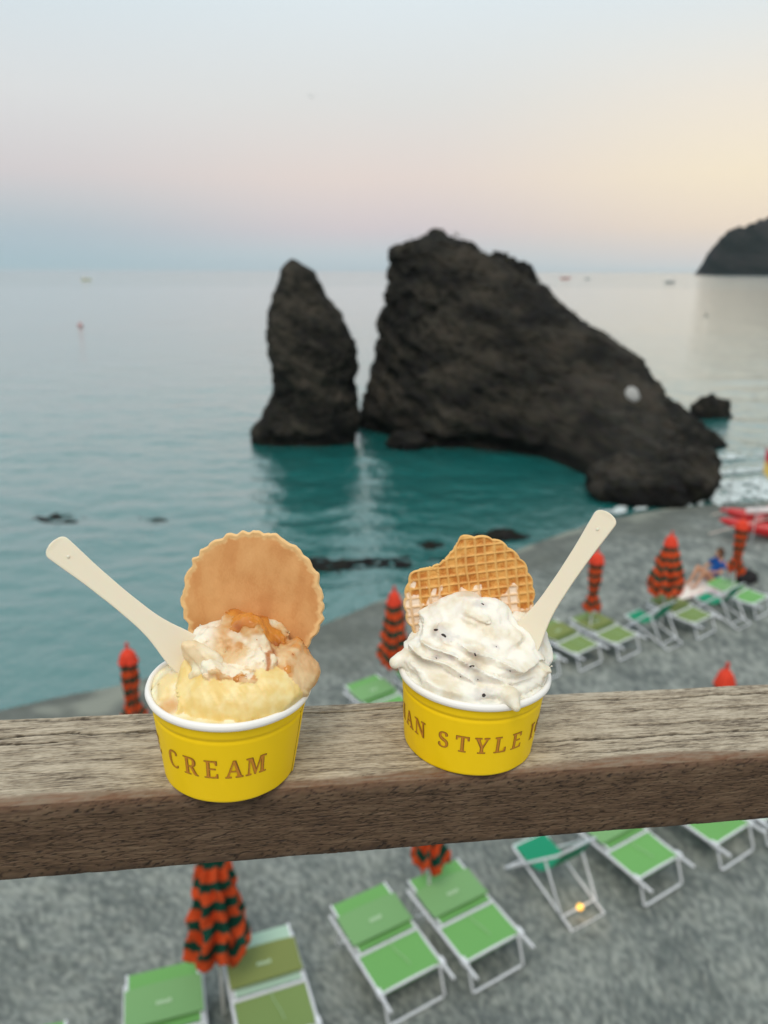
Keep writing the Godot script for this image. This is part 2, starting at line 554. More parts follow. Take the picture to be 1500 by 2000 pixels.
func make_rocks() -> void:
	var big := noise(21, 0.16, 3)
	var mid := noise(22, 0.5, 4, true)
	var fine := noise(23, 1.6, 4, true)
	var tone := noise(24, 0.45, 4)
	var mat := tinted(0.9, 0.3)
	var front := [Vector2(-1.1, 0.0), Vector2(0.5, 3.4), Vector2(2.1, 4.9), Vector2(4.3, 4.2), Vector2(5.8, 4.4), Vector2(7.3, 5.6), Vector2(8.3, 7.6), Vector2(8.9, 9.6), Vector2(9.4, 10.9), Vector2(10.6, 10.6), Vector2(11.6, 8.8), Vector2(12.6, 6.0), Vector2(14.0, 3.2), Vector2(15.4, 1.4), Vector2(16.9, 0.0)]
	var root := thing("sea_stack", "broad dark rock in the sea sloping down to the beach on the right", "rock")
	root.position = Vector3(6, 0, -36)
	var nu := 300
	var nv := 150
	var at := root.position
	var f := func(i: int, j: int) -> Vector3:
		var th := TAU * i / nu
		var y := lerpf(-1.5, 9.85, pow(j / (nv - 1.0), 0.9))
		var lr := level(BIG, y)
		var t := 0.5 - 0.5 * cos(th)
		var x := lerpf(lr.x, lr.y, t)
		var zr := -36.3 - 4.2 * clampf(y / 10.0, 0.0, 1.0)
		var zc := lerpf(-40.5, zr, t)
		var s := pow(absf(sin(th)), 0.75) * signf(sin(th))
		var top := clampf(1.0 - pow(maxf(y, 0.0) / 9.9, 1.8), 0.0, 1.0)
		var b := 0.0
		if s > 0.0:
			var bx := curve(front, clampf(x, -1.0, 16.9))
			b = minf(bx, 4.6) * lerpf(0.12, 1.0, top) * s + maxf(bx - 4.6, 0.0) * pow(clampf(1.0 - y / 3.6, 0.0, 1.0), 1.1) * pow(s, 0.5)
			if y < 0.7:
				b -= 0.5 * s * (1.0 - smoothstep(0.25, 0.7, y)) * smoothstep(9.5, 7.0, x)
		else:
			b = 4.2 * s * lerpf(0.12, 1.0, top)
		var p := Vector3(x, y, zc + b)
		var out := Vector3(x - lerpf(lr.x, lr.y, 0.5), 0, b * 1.5).normalized()
		var amp := clampf((lr.y - lr.x) / 3.0, 0.1, 1.0)
		return p + out * rock_bump(p, big, mid, fine) * amp + Vector3(0, mid.get_noise_2d(x, p.z) * 0.2 * amp, 0) - at
	var a := Acc.new()
	a.grid(nu, nv, f, "o", true, func(p, _i, _j): return rock_colour(p + at, tone, fine))
	part("rock_face", a, mat, root)
	# broken ledges where the rock runs down to the sand
	var rng := RandomNumberGenerator.new()
	rng.seed = 77
	for q in [[9.4, 0.25, -27.2, 1.6, 0.75, 0.9], [10.7, 0.3, -27.5, 1.3, 0.75, 0.9], [11.9, 0.4, -29.4, 0.9, 0.8, 1.1], [8.8, 0.3, -28.6, 0.8, 0.7, 0.9], [13.4, 0.25, -32.2, 0.7, 0.5, 1.0], [1.2, 0.1, -35.9, 0.8, 0.55, 0.7], [1.15, 8.6, -40.4, 0.75, 0.55, 0.9], [2.55, 9.1, -40.5, 0.7, 0.55, 0.8], [3.75, 8.75, -40.3, 0.75, 0.5, 0.9], [5.5, 8.15, -40.2, 1.0, 0.5, 0.9], [6.6, 7.7, -40.0, 0.7, 0.5, 0.9]]:
		var o := Acc.new()
		var c := Vector3(q[0], q[1], q[2])
		var r := Vector3(q[3], q[4], q[5])
		var tw := Basis(Vector3.UP, rng.randf() * 1.0 - 0.5)
		o.grid(60, 36, func(i: int, j: int) -> Vector3:
			var th := TAU * i / 60.0
			var ph := PI * (0.001 + 0.998 * j / 35.0)
			var p := c + tw * (Vector3(sin(ph) * cos(th), cos(ph), sin(ph) * sin(th)) * r)
			return p + (p - c).normalized() * (mid.get_noise_3dv(p * 1.3) * 0.35 + fine.get_noise_3dv(p * 1.4) * 0.16) - at, "o", true, func(p, _i, _j): return rock_colour(p + at, tone, fine))
		part("ledge", o, mat, root)
	# low scrub on the top and along the right-hand slope
	var sh := Acc.new()
	var leaf := noise(25, 0.7, 2)
	for k in 5200:
		var y := rng.randf_range(4.2, 9.6)
		var lr := level(BIG, y)
		var t := 1.0 - pow(rng.randf(), 2.2) * 0.55
		if y > 8.4:
			t = rng.randf()
		var x := lerpf(lr.x, lr.y, t) + 0.15
		var zc := lerpf(-40.5, -36.3 - 4.2 * y / 10.0, t)
		var p := Vector3(x, y + rng.randf_range(-0.05, 0.35), zc + rng.randf_range(-1.2, 1.3) * (1.1 - y / 11.0)) - at
		if leaf.get_noise_3dv(p) < -0.05:
			continue
		var u := Vector3(rng.randfn(), rng.randfn(), rng.randfn()).normalized() * rng.randf_range(0.06, 0.15)
		var w := u.cross(Vector3(rng.randfn(), rng.randfn(), rng.randfn())).normalized() * 0.05
		sh.tint = lin(50, 52, 34).lerp(lin(78, 72, 50), rng.randf())
		var b := sh.v.size()
		for e in [p - w, p + w, p + u]:
			sh.v.append(e)
			sh.c.append(sh.tint)
			sh.uv.append(Vector2())
		sh.finish(PackedInt32Array([b, b + 1, b + 2]), b, "u", p)
	var scrub := part("scrub", sh, tinted(0.9, 0.2), root)
	scrub.set_meta("kind", "stuff")

	var r2 := thing("sea_stack", "tall slim dark pinnacle of rock left of the broad rock, standing in the water", "rock")
	r2.position = Vector3(-3.7, 0, -37.5)
	var at2 := r2.position
	var nv2 := 130
	var f2 := func(i: int, j: int) -> Vector3:
		var th := TAU * i / 200.0
		var y := lerpf(-1.5, 8.52, pow(j / (nv2 - 1.0), 0.9))
		var lr := level(SLIM, y)
		var hw := (lr.y - lr.x) * 0.5
		var b := minf(hw, 2.0) * 0.9
		var s := pow(absf(sin(th)), 0.8) * signf(sin(th))
		var under := 1.0 - 0.12 * (1.0 - smoothstep(0.2, 0.7, y))
		var p := Vector3((lr.x + lr.y) * 0.5 - cos(th) * hw * under, y, -37.5 + b * s * under)
		var out := Vector3(-cos(th), 0, s).normalized()
		var amp := clampf(hw / 1.6, 0.1, 0.8)
		return p + out * rock_bump(p + Vector3(0, 0, 30), big, mid, fine) * amp - at2
	var a2 := Acc.new()
	a2.grid(200, nv2, f2, "o", true, func(p, _i, _j): return rock_colour(p + at2, tone, fine))
	part("rock_face", a2, mat, r2)
	var o2 := Acc.new()
	o2.ell(Vector3(-5.75, 0.25, -37.0) - at2, Vector3(0.6, 0.7, 0.7), Basis(), 30, 20, mid, 0.5)
	for k in o2.c.size():
		o2.c[k] = rock_colour(o2.v[k] + at2, tone, fine)
	part("ledge", o2, mat, r2)

	# small rocks awash
	var spots := [[18.9, -44.2, 1.2, 1.0, "small pointed rock in the sea right of the broad rock"], [3.8, -22.95, 0.75, 0.18, "largest low dark stone awash between the biscuit and the rocks"], [2.85, -22.6, 0.55, 0.1, "low dark stone awash just left of the largest one"], [1.6, -22.2, 0.8, 0.0, "flat dark stone barely awash left of the biscuit with the bite"], [-1.4, -20.5, 1.6, -0.01, "long flat stone awash right of the round biscuit"], [0.2, -20.7, 1.2, -0.01, "flat stone awash nearest the middle of the picture"], [1.9, -20.9, 1.0, -0.04, "flat stone barely awash behind the biscuit with the bite"], [-11.5, -24.9, 1.7, -0.08, "leftmost grey reef patch breaking the surface above the left spoon"], [-9.1, -23.8, 1.5, -0.09, "grey reef patch breaking the surface, nearest the left spoon"], [-7.6, -24.9, 1.2, -0.09, "middle grey reef patch breaking the surface left of the slim rock reflection"], [-6.4, -25.5, 1.0, -0.07, "rightmost of the grey reef patches left of the round biscuit"]]
	for q in spots:
		var o := Acc.new()
		var c := Vector3()
		var r := Vector3(q[2], q[3] + 0.2, q[2] * 0.55)
		var wp := Vector3(q[0], 0, q[1])
		o.grid(48, 28, func(i: int, j: int) -> Vector3:
			var th := TAU * i / 48.0
			var ph := PI * (0.001 + 0.998 * j / 27.0)
			var p := Vector3(sin(ph) * cos(th), cos(ph), sin(ph) * sin(th)) * r
			return p * (1.0 + 0.35 * mid.get_noise_3dv((p + wp) * 1.6)) + Vector3(0, fine.get_noise_3dv((p + wp) * 1.2) * 0.09 - 0.22, 0), "o", true, func(p, _i, _j): return rock_colour(p + wp, tone, fine))
		var s := part("sea_rock", o, mat)
		s.position = wp
		tag(s, q[4], "rock", "low rocks awash")

	# pale panel on the rock
	var pa := Acc.new()
	pa.ell(Vector3(), Vector3(0.25, 0.29, 0.07), Basis(Vector3(0, 0, 1), 0.7), 7, 9, mid, 0.5)
	var pl := part("plaster_patch", pa, paint(170, 170, 168, 0.8))
	pl.position = Vector3(10.45, 3.05, -32.4)
	pl.rotation_degrees = Vector3(-14, 8, -6)
	tag(pl, "small pale patch of plaster on the lower right flank of the broad rock", "plaster patch")

	# foam along the swash line and round the foot of the rock
	var fo := Acc.new()
	var fn := noise(27, 0.9, 4)
	var strips := [[7.2, 9.6, -0.5, 0.2], [10.5, 20.0, -0.6, 0.6], [11.4, 21.0, -1.5, 0.5], [11.8, 21.0, -2.6, 0.4], [13.0, 22.0, -4.2, 0.3], [15.0, 24.0, -6.5, 0.25]]
	for q in strips:
		var span: float = q[1] - q[0]
		var cnt := int(span * 8.0)
		for half in 5:
			var off := rng.randf_range(-0.35, 0.35)
			var f3 := func(i: int, j: int) -> Vector3:
				var x: float = q[0] + span * i / (cnt - 1.0)
				var open: float = clampf(fn.get_noise_2d(x * 1.7 + half * 31.0, q[2] * 5.0) * 2.6 + fn.get_noise_2d(x * 6.0, half * 9.0) * 1.2 + 0.05, 0.0, 1.0)
				var wob := fn.get_noise_2d(x * 0.5, half * 7.0 + q[2]) * 0.5
				var z: float = waterline(x) + q[2] + off + wob + (j - 1.5) * q[3] * open * 0.62
				return Vector3(x, 0.035 + 0.012 * half * 0.2 + 0.02 * sin(j * PI / 3.0) * open, z)
			fo.grid(cnt, 4, f3, "u")
	var foam := part("sea_foam", fo, paint(196, 206, 206, 0.9))
	tag(foam, "thin white foam of small waves breaking along the shore", "foam")
	foam.set_meta("kind", "stuff")


func make_headland() -> void:
	var hz := noise(41, 0.012, 4)
	var tree := noise(42, 0.12, 3)
	var prof := [Vector2(340, -6), Vector2(352, 4), Vector2(361, 21), Vector2(368, 35), Vector2(378, 47), Vector2(388, 55), Vector2(405, 52), Vector2(422, 56), Vector2(470, 75), Vector2(560, 110), Vector2(700, 150), Vector2(900, 170)]
	var a := Acc.new()
	var f := func(i: int, j: int) -> Vector3:
		var x := 336.0 + pow(i / 219.0, 1.6) * 560.0
		var t := j / 119.0 * 2.0 - 1.0
		var wide := clampf((x - 330.0) * 1.1, 10.0, 260.0)
		var z := -900.0 - t * wide * (0.5 if t < 0.0 else 1.0)
		var h := curve(prof, x)
		var y := h * pow(clampf(1.0 - t * t, 0.0, 1.0), 0.7) - 5.0
		y += hz.get_noise_2d(x, z) * 14.0 * clampf(y / 40.0, 0.0, 1.0) + maxf(tree.get_noise_2d(x, z), 0.0) * 6.0 * clampf(y / 30.0, 0.0, 1.0)
		return Vector3(x, y + hz.get_noise_2d(x * 3.0, z * 3.0) * 2.0 * clampf(y / 10.0, 0.0, 1.0) + 1.5, z) * 2.78
	var tone := noise(43, 0.02, 4)
	a.grid(220, 120, f, "u", false, func(p, _i, _j): return lin(36, 40, 36).lerp(lin(56, 55, 52), clampf(tone.get_noise_2d(p.x * 0.4, p.z * 0.4 + p.y) * 1.5 + 0.4, 0.0, 1.0)))
	struct("headland", a, tinted(0.95, 0.2))


# ------------------------------------------------------------------ terrace, wall and handrail
var rail_basis := Basis(Vector3.UP, 0.1697) * Basis(Vector3(0, 0, 1), -0.0463)
var rail_top := Vector3(0, 7.7336, -0.4009)

func make_terrace_and_rail() -> void:
	var a := Acc.new()
	a.box(Vector3(0, 6.6, 3.0), Vector3(16, 0.2, 6.96), Basis(), 0.05)
	struct("terrace_floor", a, paint(150, 145, 138, 0.9))
	var w := Acc.new()
	w.box(Vector3(0, 3.5, -0.3), Vector3(16, 5.99, 0.3), Basis(), 0.03)
	struct("terrace_wall", w, paint(150, 143, 132, 0.9))
	var rail := thing("wooden_handrail", "weathered square-edged wooden handrail carrying both ice cream cups", "handrail")
	rail.position = rail_top
	rail.basis = rail_basis
	# the profile runs from the back edge over the top and down the front
	var gr := noise(51, 1.0, 4)
	var gr2 := noise(52, 1.0, 3)
	var pit := noise(53, 1.0, 3, true)
	var hw := 0.0435
	var th := 0.0495
	var rr := 0.009
	var prof := []
	var add := func(p: Vector2, nrm: Vector2): prof.append([p, nrm])
	for k in 10:
		add.call(Vector2(-hw, -th + rr + (th - 2.0 * rr) * k / 10.0), Vector2(-1, 0))
	for k in 10:
		var q := PI * 0.5 * k / 10.0
		add.call(Vector2(-hw + rr - cos(q) * rr, -rr + sin(q) * rr), Vector2(-cos(q), sin(q)))
	for k in 170:
		add.call(Vector2(-hw + rr + (2.0 * hw - 2.0 * rr) * k / 170.0, 0), Vector2(0, 1))
	for k in 20:
		var q := PI * 0.5 * k / 20.0
		add.call(Vector2(hw - rr + sin(q) * rr, -rr + cos(q) * rr), Vector2(sin(q), cos(q)))
	for k in 80:
		add.call(Vector2(hw, -rr - (th - 2.0 * rr) * k / 80.0), Vector2(1, 0))
	for k in 10:
		var q := PI * 0.5 * k / 10.0
		add.call(Vector2(hw - rr + cos(q) * rr, -th + rr - sin(q) * rr), Vector2(cos(q), -sin(q)))
	for k in 12:
		add.call(Vector2(hw - rr - (2.0 * hw - 2.0 * rr) * k / 12.0, -th), Vector2(0, -1))
	for k in 10:
		var q := PI * 0.5 * k / 10.0
		add.call(Vector2(-hw + rr - sin(q) * rr, -th + rr - cos(q) * rr), Vector2(-sin(q), -cos(q)))
	var np := prof.size()
	var xs := []
	var x := -1.1
	while x < 1.15:
		xs.append(x)
		x += 0.00125 if absf(x) < 0.31 else 0.02
	# long drying cracks on the top: [start x, end x, z, depth]
	var cracks := [[-0.34, -0.1, -0.018, 1.0], [-0.30, -0.17, -0.012, 0.6], [-0.06, 0.05, -0.03, 0.7], [0.06, 0.40, 0.0165, 1.0], [0.09, 0.30, -0.027, 0.8], [0.13, 0.34, -0.012, 0.5], [-0.36, -0.2, 0.012, 0.5], [-0.02, 0.08, 0.02, 0.4], [0.1, 0.2, 0.028, 0.45], [-0.33, -0.12, -0.034, 0.6], [0.15, 0.36, 0.004, 0.4]]
	var crack := func(px: float, pz: float) -> float:
		var best := 0.0
		for q in cracks:
			if px < q[0] or px > q[1]:
				continue
			var u: float = (px - q[0]) / (q[1] - q[0])
			var z0: float = q[2] + gr.get_noise_2d(px * 14.0, q[2] * 900.0) * 0.004
			var wdt: float = 0.00105 * pow(sin(u * PI), 0.5) * (0.6 + 0.8 * absf(gr2.get_noise_2d(px * 60.0, q[2] * 100.0))) * (0.6 + q[3] * 0.6)
			best = maxf(best, minf(1.0, q[3] * 1.5) * (1.0 - smoothstep(wdt * 0.5, wdt * 1.5, absf(pz - z0))))
		return best
	var arc := func(i: int) -> float: return i * 0.00045
	var fr := func(i: int, j: int) -> Vector3:
		var q: Array = prof[i]
		var p: Vector2 = q[0]
		var px: float = xs[j]
		var s: float = arc.call(i)
		var d := gr.get_noise_2d(px * 45.0, s * 1000.0) * 0.00030 + gr2.get_noise_2d(px * 9.0, s * 180.0) * 0.0004
		d -= smoothstep(0.62, 0.85, pit.get_noise_2d(px * 55.0, s * 420.0 + 50.0)) * (0.0007 if q[1].x > 0.5 else 0.0002)
		if q[1].y > 0.9:
			d -= crack.call(px, p.x) * 0.0016
		return Vector3(px, p.y + q[1].y * d, p.x + q[1].x * d)
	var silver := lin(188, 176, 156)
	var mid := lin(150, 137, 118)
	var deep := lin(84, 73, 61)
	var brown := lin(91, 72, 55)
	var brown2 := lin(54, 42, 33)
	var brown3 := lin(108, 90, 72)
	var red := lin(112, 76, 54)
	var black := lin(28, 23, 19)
	var fc := func(_p: Vector3, i: int, j: int) -> Color:
		var q: Array = prof[i]
		var px: float = xs[j]
		var s: float = arc.call(i)
		var g1 := gr.get_noise_2d(px * 42.0, s * 800.0)
		var g2 := gr2.get_noise_2d(px * 7.0 + 9.0, s * 150.0)
		var g3 := gr.get_noise_2d(px * 150.0 + 70.0, s * 1500.0)
		var g4 := gr2.get_noise_2d(px * 22.0 + 30.0, s * 60.0)
		var k := g1 * 0.85 + g2 * 0.55 + g3 * 0.75 + g4 * 0.4
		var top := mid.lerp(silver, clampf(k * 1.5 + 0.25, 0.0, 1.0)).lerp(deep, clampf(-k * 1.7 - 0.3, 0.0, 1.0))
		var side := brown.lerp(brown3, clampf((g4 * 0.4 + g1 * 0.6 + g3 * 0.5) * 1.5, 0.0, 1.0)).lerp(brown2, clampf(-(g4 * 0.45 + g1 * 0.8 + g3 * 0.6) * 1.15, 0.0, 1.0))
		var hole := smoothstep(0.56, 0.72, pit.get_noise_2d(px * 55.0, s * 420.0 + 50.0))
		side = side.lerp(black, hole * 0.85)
		# the paler grey top stops in a ragged line; front and sides are darker brown
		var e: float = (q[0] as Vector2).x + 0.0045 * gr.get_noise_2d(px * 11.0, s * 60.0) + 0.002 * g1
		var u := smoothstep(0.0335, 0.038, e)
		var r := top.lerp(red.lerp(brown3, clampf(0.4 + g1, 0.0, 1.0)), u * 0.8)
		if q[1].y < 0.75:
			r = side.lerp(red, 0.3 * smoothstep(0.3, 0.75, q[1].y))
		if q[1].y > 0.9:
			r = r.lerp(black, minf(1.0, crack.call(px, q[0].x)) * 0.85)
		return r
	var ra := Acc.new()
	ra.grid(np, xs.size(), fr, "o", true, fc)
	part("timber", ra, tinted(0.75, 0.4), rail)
	for sx in [-0.98, 1.0]:
		var po := Acc.new()
		po.box(Vector3(sx, -0.54, 0.02), Vector3(0.07, 0.985, 0.07), Basis(), 0.08)
		part("post", po, paint(104, 84, 64, 0.8), rail)


# ------------------------------------------------------------------ cups, ice cream, biscuits and spoons
var n_warp := noise(61, 0.035, 1)
var n_lump := noise(62, 0.075, 2)
var n_fine := noise(63, 0.3, 3)
var n_ridge := noise(64, 0.16, 3, true)
var n_swirl := noise(65, 0.05, 2)
var n_soft := noise(66, 0.022, 1)

func fold(u: float) -> float:
	# overlapping strokes of a spatula: a slow swell that ends in a lip
	var f := fposmod(u, 1.0)
	return f * f * (1.0 - smoothstep(0.86, 1.0, f))

func lemon_parts(p: Vector3) -> Array:
	var q := p + Vector3(n_warp.get_noise_3dv(p), n_warp.get_noise_3dv(p + Vector3(90, 0, 0)), n_warp.get_noise_3dv(p + Vector3(0, 90, 0))) * 3.5
	var lump := n_lump.get_noise_3dv(p)
	var grain := n_fine.get_noise_3dv(p * 1.6) * 0.22
	var wall := Vector2(p.x, p.z).length() - lerpf(34.4, 40.6, p.y / 47.0)
	var fill := maxf(p.y - 48.5 - lump * 2.0, 42.0 - p.y)
	fill = smin(fill, el(q, Vector3(-26, 49, 6), Vector3(12, 9, 24)) - 1.2 * fold((p.x * 0.9 + p.z * 0.5 + lump * 5.0) / 8.0), 4.0)
	fill = maxf(fill, wall)
	# the broad smear along the front, combed by the spatula
	var r0 := p + (q - p) * 0.4
	var u := p.x + 0.5 * (p.y - 50.0) - 0.25 * p.z + n_soft.get_noise_3dv(p) * 8.0
	var comb := n_fine.get_noise_2d(u * 0.9, p.y * 0.03 + p.z * 0.03) * 1.3 + n_fine.get_noise_2d(u * 2.4 + 50.0, p.z * 0.08) * 0.45
	var roll := el(r0, Vector3(6, 50, 18), Vector3(30, 17, 19))
	roll = smin(roll, el(r0, Vector3(23, 53, 13), Vector3(17, 12, 17)), 8.0)
	roll = smin(roll, cap(r0, Vector3(-19, 62, 9), Vector3(-21, 51, 28), 5.5, 4.0), 3.0)
	roll = maxf(roll, -smin(el(r0, Vector3(-26, 50, 26), Vector3(7, 8, 12)), cap(r0, Vector3(-27, 58, 15), Vector3(-26, 51, 30), 3.0, 3.4), 2.0))
	roll += -comb * smoothstep(-6.0, 12.0, p.z) * 0.55 + lump * 0.3 + grain * 0.4
	roll = maxf(roll, Vector2(p.x, p.z).length() - 42.6 - 0.25 * maxf(p.y - 49.0, 0.0))
	roll = maxf(roll, maxf(wall, 46.0 - p.y) if p.y < 48.0 else roll)
	# the taller scoop behind
	var back := el(q, Vector3(7, 58, -9), Vector3(25, 26, 22))
	back = smin(back, el(q, Vector3(32, 55, -2), Vector3(14.5, 15.5, 17)), 2.0)
	back = smin(back, el(q, Vector3(-10, 67, -2), Vector3(11, 13, 12)), 6.0)
	back = smin(back, el(q, Vector3(9, 64, 9), Vector3(17, 11, 9)), 2.0)
	back = smin(back, cap(q, Vector3(-8, 69, 17), Vector3(13, 65.5, 21), 4.4, 3.2) + n_lump.get_noise_3dv(p * 1.6) * 1.2, 0.8)
	back += lump * 0.9 - 2.2 * fold((p.y * 0.9 + 0.45 * p.x + 0.2 * p.z + n_soft.get_noise_3dv(p) * 18.0) / 13.0) + n_ridge.get_noise_3dv(p * 0.6) * 0.4 + n_fine.get_noise_3dv(p * 0.8) * (0.6 + 0.9 * smoothstep(10.0, 0.0, absf(p.x - 10.0) - 8.0) * smoothstep(0.0, 8.0, p.z)) + grain * 2.5
	back = maxf(back, 40.0 - p.y)
	if p.y < 50.0:
		back = maxf(back, wall)
	return [fill, roll, back]

func lemon(p: Vector3) -> float:
	var q := lemon_parts(p)
	return smin(smin(q[0], q[1], 2.0), q[2], 1.5)

func lemon_colour(p: Vector3) -> Color:
	var q := lemon_parts(p)
	var c := lin(234, 202, 126).lerp(lin(242, 220, 160), clampf(n_fine.get_noise_3dv(p * 0.4) * 1.2 + 0.3, 0.0, 1.0))
	if q[0] < q[1] and q[0] < q[2]:
		c = lin(238, 213, 152).lerp(lin(247, 234, 198), clampf(n_lump.get_noise_3dv(p) * 2.0 + 0.5, 0.0, 1.0))
		c = c.lerp(lin(212, 150, 70), smoothstep(8.0, 3.0, (p - Vector3(-25, 49, 28)).length()) * 0.8)
	elif q[2] < q[1]:
		var s := n_soft.get_noise_3dv(p * Vector3(1.2, 2.4, 1.2)) + 0.25 * n_swirl.get_noise_3dv(p)
		c = lin(224, 190, 142).lerp(lin(243, 231, 206), smoothstep(0.15, 0.6, s) * 0.8)
		c = c.lerp(lin(212, 166, 114), smoothstep(-0.15, -0.5, s))
		c = c.lerp(lin(222, 186, 138), 0.5 * clampf(n_fine.get_noise_3dv(p * 0.7) * 2.0, 0.0, 1.0))
		var m := sauce_mask(p)
		c = c.lerp(lin(206, 138, 66), 0.8 * smoothstep(4.5, -0.5, m + 3.0 * n_fine.get_noise_3dv(p * 0.6)))
		c = c.lerp(lin(246, 238, 222), smoothstep(0.0, -8.0, p.x + 4.0) * smoothstep(64.0, 72.0, p.y) * 0.8)
		# the tongue of cream that laps over the front, a white streak above it, and syrup in the cleft
		if cap(p, Vector3(-8, 69, 17), Vector3(13, 65.5, 21), 5.6, 4.6) < 0.0:
			c = c.lerp(lin(247, 237, 214), 0.75)
		c = c.lerp(lin(242, 231, 208), 0.65 * smoothstep(3.5, 1.0, absf(p.y - 77.0 + (p.x - 10.0) * 0.35 + n_lump.get_noise_3dv(p) * 6.0)) * smoothstep(14.0, 8.0, absf(p.x - 10.0)) * smoothstep(-4.0, 2.0, p.z))
		c = c.lerp(lin(176, 100, 40), 0.85 * smoothstep(2.2, 0.8, absf(p.x - 24.0 + 0.12 * (p.y - 64.0) + n_lump.get_noise_3dv(p) * 4.0)) * smoothstep(50.0, 56.0, p.y) * smoothstep(0.0, 4.0, p.z))
	return c

func sauce_mask(p: Vector3) -> float:
	var s := n_soft.get_noise_3dv(p * 1.6 + Vector3(40, 3, 8)) * 11.0 + n_swirl.get_noise_3dv(p * 1.1) * 11.0 + n_fine.get_noise_3dv(p * 0.5) * 4.0
	var streak := absf(n_soft.get_noise_3dv(p * Vector3(1.1, 0.6, 1.1) + Vector3(7, 0, 0))) * 45.0 - 0.8 + n_lump.get_noise_3dv(p * 2.0) * 1.5
	var cover := (78.5 - p.y) * 0.6 + s + maxf(0.0, -2.0 - p.x) * 0.6
	return minf(cover, maxf(streak, maxf(58.0 - p.y, (6.0 - p.x) * 0.5)))

func sauce(p: Vector3) -> float:
	return maxf(lemon_parts(p)[2] - 0.3, sauce_mask(p))

func cream_parts(p: Vector3) -> Array:
	var q := p + Vector3(n_warp.get_noise_3dv(p), n_warp.get_noise_3dv(p + Vector3(90, 0, 0)), n_warp.get_noise_3dv(p + Vector3(0, 90, 0))) * 5.0
	var lump := n_lump.get_noise_3dv(p * 0.8)
	var low := n_soft.get_noise_3dv(p)
	var fine := n_fine.get_noise_3dv(p) * 0.3
	# strokes of the spatula sweep down to the right and end in thin lips
	var lip := 3.1 * fold((p.y * 1.0 + 0.33 * p.x + 0.15 * p.z + low * 13.0) / 12.0)
	var along := p.y + 0.3 * p.x + low * 12.0
	var comb := n_fine.get_noise_2d(along * 0.9, p.x * 0.05) * 0.7 + 0.35 * fold(along / 4.6 + n_lump.get_noise_3dv(p * 0.6) * 0.5)
	var base := maxf(minf(el(q, Vector3(0, 54, 3), Vector3(43, 11, 40)), maxf(p.y - 51.5, 44.0 - p.y)), Vector2(p.x, p.z).length() - (42.0 if p.y > 48.5 else lerpf(37.0, 40.5, p.y / 47.0)))
	var t2 := Basis(Vector3(0, 0, 1), deg_to_rad(-9)).inverse() * (q - Vector3(2, 62, 6))
	var s2 := el(t2, Vector3(), Vector3(38, 9.5, 30))
	var t1 := Basis(Vector3(0, 0, 1), deg_to_rad(5)).inverse() * (q - Vector3(-5, 70, 1))
	var s1 := el(t1, Vector3(), Vector3(32, 14, 25))
	var peak := el(q, Vector3(-2, 72, -10), Vector3(24, 18, 16)) - n_fine.get_noise_2d(p.x * 0.8 + low * 3.0, p.y * 0.08) * 0.6
	var side := el(q, Vector3(29, 61, -6), Vector3(13, 16, 20))
	var drip := smin(cap(p, Vector3(15.0, 54.5, 39.5), Vector3(17.5, 51.5, 44.6), 5.4, 2.4), cap(p, Vector3(-43, 56, 5), Vector3(-46.5, 54.5, 7), 4.2, 3.6), 1.0)
	var skin := fine + lump * 1.1 + n_lump.get_noise_3dv(p * 2.2) * 0.25 - comb
	return [base + skin, s2 + skin - lip, s1 + skin - lip, peak + fine + lump * 0.8, side + skin - lip * 0.6, drip]

func cream(p: Vector3) -> float:
	var q := cream_parts(p)
	var d := smin(q[0], q[1], 1.8)
	d = smin(d, q[2], 2.5)
	d = smin(d, q[3], 7.0)
	d = smin(d, q[4], 4.0)
	return smin(d, q[5], 2.5)

var flecks := []

func cream_colour(p: Vector3) -> Color:
	var smudge := 0.0
	for f in flecks:
		var d: float = ((p - (f[0] as Vector3)) * Vector3(0.6, 1.0, 1.0)).length() / (f[1] as float)
		smudge = maxf(smudge, 1.0 - smoothstep(0.8, 3.4, d + n_fine.get_noise_3dv(p * 0.6) * 1.5))
	var k := n_lump.get_noise_3dv(p * 0.8) + 0.5 * n_fine.get_noise_3dv(p * 0.5)
	return (lin(239, 231, 214).lerp(lin(246, 240, 228), clampf(k * 2.0 + 0.4, 0.0, 1.0)).lerp(lin(224, 209, 180), clampf(-k * 2.0 - 0.25, 0.0, 1.0) * 0.7)).lerp(lin(176, 168, 166), smudge * 0.45)

var cup_foot := 35.5
var cup_top := 41.6
var cup_k := 1.0

func cup_radius(y: float) -> float:
	# outside of the paper wall in millimetres
	var r := lerpf(cup_foot, cup_top, y / 47.0)
	return r - 0.55 * exp(-pow((y - 39.5) / 1.1, 2.0)) + 0.35 * smoothstep(39.5, 41.5, y)

